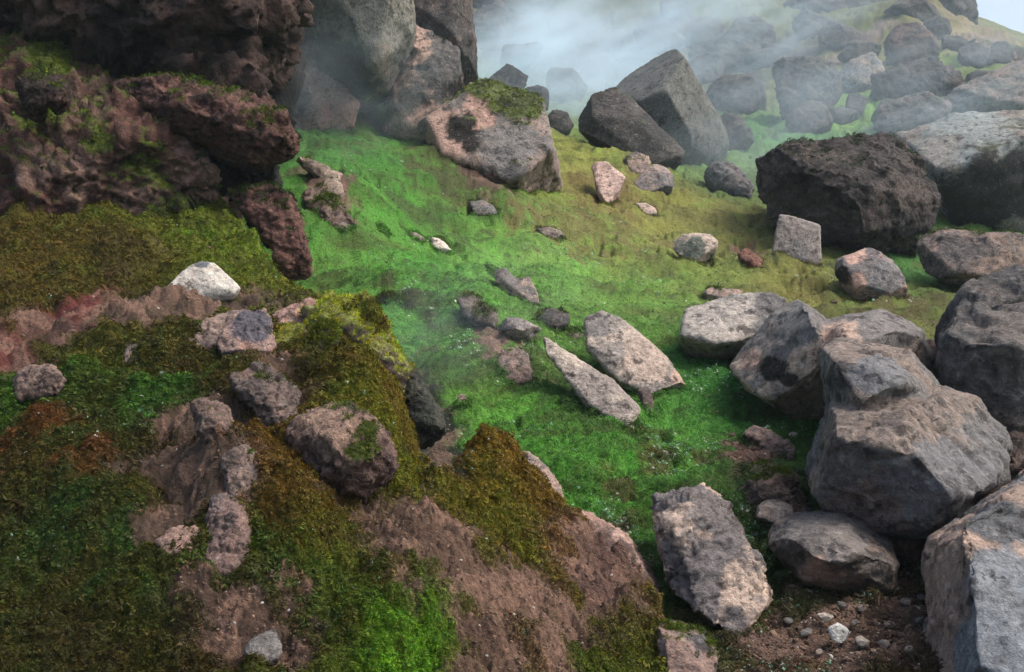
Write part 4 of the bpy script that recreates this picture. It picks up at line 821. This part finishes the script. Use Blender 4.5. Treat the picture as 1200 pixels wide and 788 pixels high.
# ------------------------------------------------------------------ small plants: one clump mesh each, set out over the ground point by point
def clump_mesh(name, blades, length, width, spread, lean, seed):
    r = np.random.RandomState(seed); co, fa = [], []
    for b in range(blades):
        a = r.uniform(0, 2 * math.pi); rad = spread * math.sqrt(r.uniform()); px, py = rad * math.cos(a), rad * math.sin(a)
        L = length * r.uniform(.5, 1.1); wv = width * r.uniform(.7, 1.2); t = r.uniform(0, 2 * math.pi)
        lx, ly = lean * L * math.cos(a + r.normal() * .5), lean * L * math.sin(a + r.normal() * .5)
        dx, dy = wv * math.cos(t), wv * math.sin(t); n = len(co)
        co += [(px - dx, py - dy, -.1 * L), (px + dx, py + dy, -.1 * L), (px + dx * .8 + lx * .4, py + dy * .8 + ly * .4, L * .55),
               (px - dx * .8 + lx * .4, py - dy * .8 + ly * .4, L * .55), (px + lx, py + ly, L * r.uniform(.75, 1))]
        fa += [(n, n + 1, n + 2), (n, n + 2, n + 3), (n + 3, n + 2, n + 4)]
    me = mesh_from(name, np.array(co), np.array(fa), 3); me.materials.append(M_tuft)
    return me
def scatter(name, kind_label, protos, P, Nn, col, size, seed=1, tilt=.25):
    """a point for each clump; a geometry-node tree sets a clump on each of them"""
    r = np.random.RandomState(seed); n = len(P)
    me = bpy.data.meshes.new(name); me.vertices.add(n); me.vertices.foreach_set("co", P.astype(np.float32).ravel())
    set_col(me, "tint", np.clip(col * GAIN, .003, .8)); set_f(me, "size", size)
    Nn = Nn + r.normal(size=(n, 3)) * tilt; Nn /= np.linalg.norm(Nn, axis=1)[:, None]
    rx = -np.arcsin(np.clip(Nn[:, 1], -1, 1)); ry = np.arctan2(Nn[:, 0], Nn[:, 2])
    at = me.attributes.new("rot", 'FLOAT_VECTOR', 'POINT'); at.data.foreach_set("vector", np.stack([rx, ry, 0 * rx], 1).astype(np.float32).ravel())
    me.update(); o = link(name, me, None, kind="stuff")
    ng = bpy.data.node_groups.new(name, 'GeometryNodeTree')
    ng.interface.new_socket("Geometry", in_out='INPUT', socket_type='NodeSocketGeometry'); ng.interface.new_socket("Geometry", in_out='OUTPUT', socket_type='NodeSocketGeometry')
    gi = ng.nodes.new("NodeGroupInput"); go = ng.nodes.new("NodeGroupOutput"); join = ng.nodes.new("GeometryNodeJoinGeometry")
    inst = ng.nodes.new("GeometryNodeInstanceOnPoints"); L = ng.links.new
    for k, pm in enumerate(protos):
        po = bpy.data.objects.new(name + "_clump", pm)
        oi = ng.nodes.new("GeometryNodeObjectInfo"); oi.inputs["Object"].default_value = po
        gti = ng.nodes.new("GeometryNodeGeometryToInstance"); L(oi.outputs["Geometry"], gti.inputs[0]); L(gti.outputs[0], join.inputs[0])
    def attr(nm, tp):
        a = ng.nodes.new("GeometryNodeInputNamedAttribute"); a.data_type = tp; a.inputs["Name"].default_value = nm; return a.outputs["Attribute"]
    L(gi.outputs[0], inst.inputs["Points"]); L(join.outputs[0], inst.inputs["Instance"]); inst.inputs["Pick Instance"].default_value = True
    ri = ng.nodes.new("FunctionNodeRandomValue"); ri.data_type = 'INT'
    ri.inputs[4].default_value = 0; ri.inputs[5].default_value = len(protos) - 1; L(ri.outputs[2], inst.inputs["Instance Index"])
    e2r = ng.nodes.new("FunctionNodeEulerToRotation"); L(attr("rot", 'FLOAT_VECTOR'), e2r.inputs[0]); L(e2r.outputs[0], inst.inputs["Rotation"])
    L(attr("size", 'FLOAT'), inst.inputs["Scale"]); L(inst.outputs[0], go.inputs[0])
    md = o.modifiers.new("set_out", 'NODES'); md.node_group = ng
    return o
# ground normals from the grid
gn = np.empty(len(gx) * 3, np.float32); gme.vertices.foreach_get("normal", gn); gn = gn.reshape(-1, 3)
rs = np.random.RandomState(11)
infine = (np.tile(np.arange(NA), NR) < 700)
def pick(mask, n, weight=None):
    ix = np.nonzero(mask)[0]; p = None
    if weight is not None: p = weight[ix]; p = p / p.sum()
    return rs.choice(ix, min(n, len(ix)), replace=False, p=p)
def jitter(ix):
    """slide off the grid vertex by up to a cell, then back onto the sheet"""
    r = gr[ix] * (1 + rs.uniform(-.5, .5, len(ix)) * .0045); a = np.arctan2(gx[ix], gy[ix]) + rs.uniform(-.5, .5, len(ix)) * .0013
    x, y = r * np.sin(a), r * np.cos(a); return np.stack([x, y, hit_ground(x, y)], 1)
vary = lambda n, s=.25: np.clip(1 + rs.normal(size=(n, 1)) * s, .35, 1.9)
hue = lambda n: np.clip(1 + rs.normal(size=(n, 3)) * [.14, .06, .12], .5, 1.6)
grass_p = [clump_mesh("grass_clump", 16, .045, .0022, .035, .45, s) for s in (1, 2, 3)]
moss_p = [clump_mesh("moss_clump", 26, .009, .0012, .013, .6, s) for s in (4, 5, 6)]
# short grass and moss of the valley slope
ix = pick(infine & (onm < .4) & (moss > .5) & (gr > 2.2) & (gr < 17), 110000)
scatter("grass", "", grass_p, jitter(ix), gn[ix], gcol[ix] * 1.25 * vary(len(ix), .38) * hue(len(ix)), rs.uniform(.4, .85, len(ix)), 1, .35)
# moss of the mound
ix = pick(infine & (onm > .4) & (moss > .35) & (gr > 1.9), 230000)
scatter("moss", "", moss_p, jitter(ix), gn[ix], gcol[ix] * 1.25 * vary(len(ix), .3) * hue(len(ix)), rs.lognormal(-.2, .38, len(ix)).clip(.35, 2.3) * np.clip(gr[ix] / 3.6, .8, 1.6), 2, .5)
# plants crowding against the feet of the rocks
E = np.concatenate(EDGE_PTS); E = E + np.random.RandomState(5).normal(size=E.shape) * [.012, .012, 0]
ea = (np.arctan2(E[:, 0], E[:, 1]) - fine[0]) / (fine[-1] - fine[0]) * 699; ok = (ea > 1) & (ea < 697); E = E[ok]; ea = ea[ok]
gi_ = np.clip(np.interp(np.log(np.hypot(E[:, 0], E[:, 1])), _lr, np.arange(NR)).round().astype(int), 0, NR - 1) * NA + ea.round().astype(int)
keep = moss[gi_] > .4; E = E[keep]; gi_ = gi_[keep]; E[:, 2] = hit_ground(E[:, 0], E[:, 1])
hl = onm[gi_] < .5
ne = int(hl.sum()); scatter("grass", "", grass_p, E[hl], gn[gi_[hl]], gcol[gi_[hl]] * .95 * vary(ne) * hue(ne), rs.uniform(.6, 1.35, ne), 8, .4)
ne = int((~hl).sum()); scatter("moss", "", moss_p, E[~hl], gn[gi_[~hl]], gcol[gi_[~hl]] * 1.1 * vary(ne) * hue(ne), rs.uniform(.9, 2.0, ne), 9, .5)
# moss growing on the rocks
if MOSS_PTS:
    P = np.concatenate([a[0] for a in MOSS_PTS]); Nn = np.concatenate([a[1] for a in MOSS_PTS]); c = np.concatenate([a[2] for a in MOSS_PTS])
    dd = np.concatenate([np.full(len(a[0]), a[3]) for a in MOSS_PTS])
    scatter("rock_moss", "", moss_p, P, Nn, c * 1.25 * vary(len(P), .4) * hue(len(P)), rs.uniform(.7, 1.5, len(P)) * np.clip(dd / 4, .9, 2.2), 3, .5)
# small pale leaves among the moss
leaf_p = []
for s in (7, 8):
    r = np.random.RandomState(s); co, fa = [], []
    for b in range(5):
        a = b * 1.257 + r.uniform(-.2, .2); ca, sa = math.cos(a), math.sin(a); n = len(co); L = .006 * r.uniform(.8, 1.2)
        co += [(0, 0, .004), (ca * L * .5 - sa * L * .3, sa * L * .5 + ca * L * .3, .0055), (ca * L, sa * L, .007), (ca * L * .5 + sa * L * .3, sa * L * .5 - ca * L * .3, .0055)]
        fa += [(n, n + 1, n + 2), (n, n + 2, n + 3)]
    m_ = mesh_from("leaf", np.array(co), np.array(fa), 3); m_.materials.append(M_tuft); leaf_p.append(m_)
clus = fbm(G2 * 1.6 + 140, 3)
ix = pick(infine & (moss > .4) & (gr > 2.2) & (gr < 12), 9000, np.clip(clus + .1, .01, 1) ** 2.5 * np.where(onm > .5, .10, 1.6))
n = len(ix); lc = np.where(rs.uniform(size=(n, 1)) < .6, srgb(150, 205, 170)[None], srgb(215, 225, 205)[None]) * vary(n, .2)
scatter("leaves", "", leaf_p, jitter(ix) + [0, 0, .012], gn[ix], lc, rs.uniform(.5, 1.7, n) * np.clip(gr[ix] / 3.2, .8, 2.8), 4, .4)
# grit and pebbles
pb_p = []
for s in (9, 10, 11):
    bm = bmesh.new(); bmesh.ops.create_icosphere(bm, subdivisions=1, radius=.006); r = np.random.RandomState(s)
    for v in bm.verts: v.co = Vector((v.co.x * 1.3, v.co.y, v.co.z * .7)) * r.uniform(.7, 1.2)
    m_ = bpy.data.meshes.new("pebble"); bm.to_mesh(m_); bm.free(); m_.materials.append(M_tuft); pb_p.append(m_)
ix = pick(infine & (gr > 2.2) & (gr < 12), 14000, np.where(moss < .5, 1.0, .05) * np.where((gx > .9) & (gy < 6), 6, 1))
n = len(ix); u_ = rs.uniform(size=(n, 1))
pc = np.where(u_ < .6, srgb(120, 98, 82)[None], np.where(u_ < .97, srgb(150, 124, 106)[None], srgb(215, 210, 200)[None])) * vary(n, .25)
scatter("gravel", "", pb_p, jitter(ix), gn[ix], pc, rs.uniform(.3, 1.1, n) ** 1.5 * np.clip(gr[ix] / 4.5, .8, 2) * 1.2 * np.where((gx[ix] > .9) & (rs.uniform(size=n) < .12), 2.4, 1), 5, .6)

# a little green sprig in the gap beside the pillar boulder
co, fa = [], []
sp = unproj(1104, 442, 5.9)
for k, (dx, h) in enumerate([(-.02, .07), (-.005, .13), (.014, .09), (-.012, .05)]):
    n = len(co)
    co += [(dx * .3 - .010, 0, 0), (dx * .3 + .010, .004, 0), (dx - .012, -.02, h * .5), (dx + .012, -.016, h * .5), (dx * 1.7, -.03, h)]
    fa += [(n, n + 1, n + 3), (n, n + 3, n + 2), (n + 2, n + 3, n + 4)]
me = mesh_from("plant", np.array(co), np.array(fa), 3); lm = bpy.data.materials.new("sprig"); t, N = nodes(lm)
bb = N("ShaderNodeBsdfPrincipled"); bb.inputs["Base Color"].default_value = (.14, .20, .03, 1); bb.inputs["Roughness"].default_value = .5
oo = N("ShaderNodeOutputMaterial"); t.links.new(bb.outputs[0], oo.inputs[0])
pl = link("plant", me, lm, label="tiny yellow green sprig in the gap left of the tall right edge boulder", category="plant"); pl.location = sp

# ------------------------------------------------------------------ air: even haze, and the steam that drifts over the slope
def box(name, lo, hi):
    lo, hi = np.array(lo, float), np.array(hi, float)
    co = np.array([[x, y, z] for x in (0, 1) for y in (0, 1) for z in (0, 1)]) * (hi - lo) + lo
    me = bpy.data.meshes.new(name); me.from_pydata(co.tolist(), [], [(0,1,3,2),(4,6,7,5),(0,4,5,1),(2,3,7,6),(0,2,6,4),(1,5,7,3)]); return me
def steam(name, ctr, rad, dens, seed, nscale, label):
    """closed ellipsoid of wispy vapour, thick at its heart and thinning to nothing before its skin"""
    bm = bmesh.new(); bmesh.ops.create_icosphere(bm, subdivisions=3, radius=1.0)
    me = bpy.data.meshes.new(name); bm.to_mesh(me); bm.free()
    m = bpy.data.materials.new(name); t, N = nodes(m); L = t.links.new
    tc = N("ShaderNodeTexCoord"); ln = N("ShaderNodeVectorMath", operation='LENGTH'); L(tc.outputs["Object"], ln.inputs[0])
    fall = N("ShaderNodeMapRange", interpolation_type='SMOOTHSTEP'); fall.inputs[1].default_value = 1.0; fall.inputs[2].default_value = 0.15; fall.inputs[3].default_value = 0; fall.inputs[4].default_value = 1
    L(ln.outputs["Value"], fall.inputs[0])
    mp_ = N("ShaderNodeMapping"); mp_.inputs["Scale"].default_value = nscale; mp_.inputs["Location"].default_value = (seed, seed * 2, 0); mp_.inputs["Rotation"].default_value = (0, .5, .3)
    L(tc.outputs["Object"], mp_.inputs[0])
    nz = N("ShaderNodeTexNoise"); nz.inputs["Scale"].default_value = 1.0; nz.inputs["Detail"].default_value = 4; nz.inputs["Roughness"].default_value = .6; nz.inputs["Distortion"].default_value = .35
    L(mp_.outputs[0], nz.inputs[0])
    mr = N("ShaderNodeMapRange", interpolation_type='SMOOTHSTEP'); mr.inputs[1].default_value = .42; mr.inputs[2].default_value = .66; mr.inputs[3].default_value = .05; mr.inputs[4].default_value = 1
    L(nz.outputs[0], mr.inputs[0])
    a = N("ShaderNodeMath", operation='MULTIPLY'); L(fall.outputs[0], a.inputs[0]); L(mr.outputs[0], a.inputs[1])
    b = N("ShaderNodeMath", operation='MULTIPLY'); L(a.outputs[0], b.inputs[0]); b.inputs[1].default_value = dens
    pv = N("ShaderNodeVolumePrincipled"); pv.inputs["Color"].default_value = (.74, .90, 1, 1); pv.inputs["Anisotropy"].default_value = .1
    L(b.outputs[0], pv.inputs["Density"]); o_ = N("ShaderNodeOutputMaterial"); L(pv.outputs[0], o_.inputs["Volume"])
    o = link(name, me, m, kind="stuff"); o.location = ctr; o.scale = rad; o.rotation_euler = (0, -.35, 0)
    return o
steam("steam", unproj(610, 95, 20.5), (3.6, 3.0, 2.3), 1.0, 3.1, (1.7, 1.6, 2.0), "")
steam("steam", unproj(700, 60, 25), (6.0, 4.0, 2.6), .55, 4.4, (2.2, 1.8, 2.3), "")
steam("steam", unproj(830, 45, 27), (6.5, 4.5, 2.4), .30, 8.4, (2.4, 2.0, 2.5), "")
steam("steam", unproj(760, 130, 19), (4.2, 3.0, 1.5), .14, 6.2, (2.2, 2.0, 2.3), "")
steam("steam", unproj(1000, 130, 16.5), (5.5, 5, 2.2), .13, 2.2, (2.2, 2.0, 2.6), "")
steam("steam", unproj(400, 120, 10.3), (1.7, 1.1, 1.2), .2, 5.7, (1.8, 1.6, 2.2), "")
steam("steam", unproj(530, 385, 6.4), (1.3, .9, .6), .12, 1.7, (1.8, 1.6, 2.2), "")
hz = bpy.data.materials.new("haze"); t, N = nodes(hz)
pv = N("ShaderNodeVolumePrincipled"); pv.inputs["Color"].default_value = (.74, .90, 1, 1); pv.inputs["Density"].default_value = .0011
o_ = N("ShaderNodeOutputMaterial"); t.links.new(pv.outputs[0], o_.inputs["Volume"])
link("haze", box("haze", (-1300, -1300, -4), (1300, 1300, 22)), hz, kind="stuff")
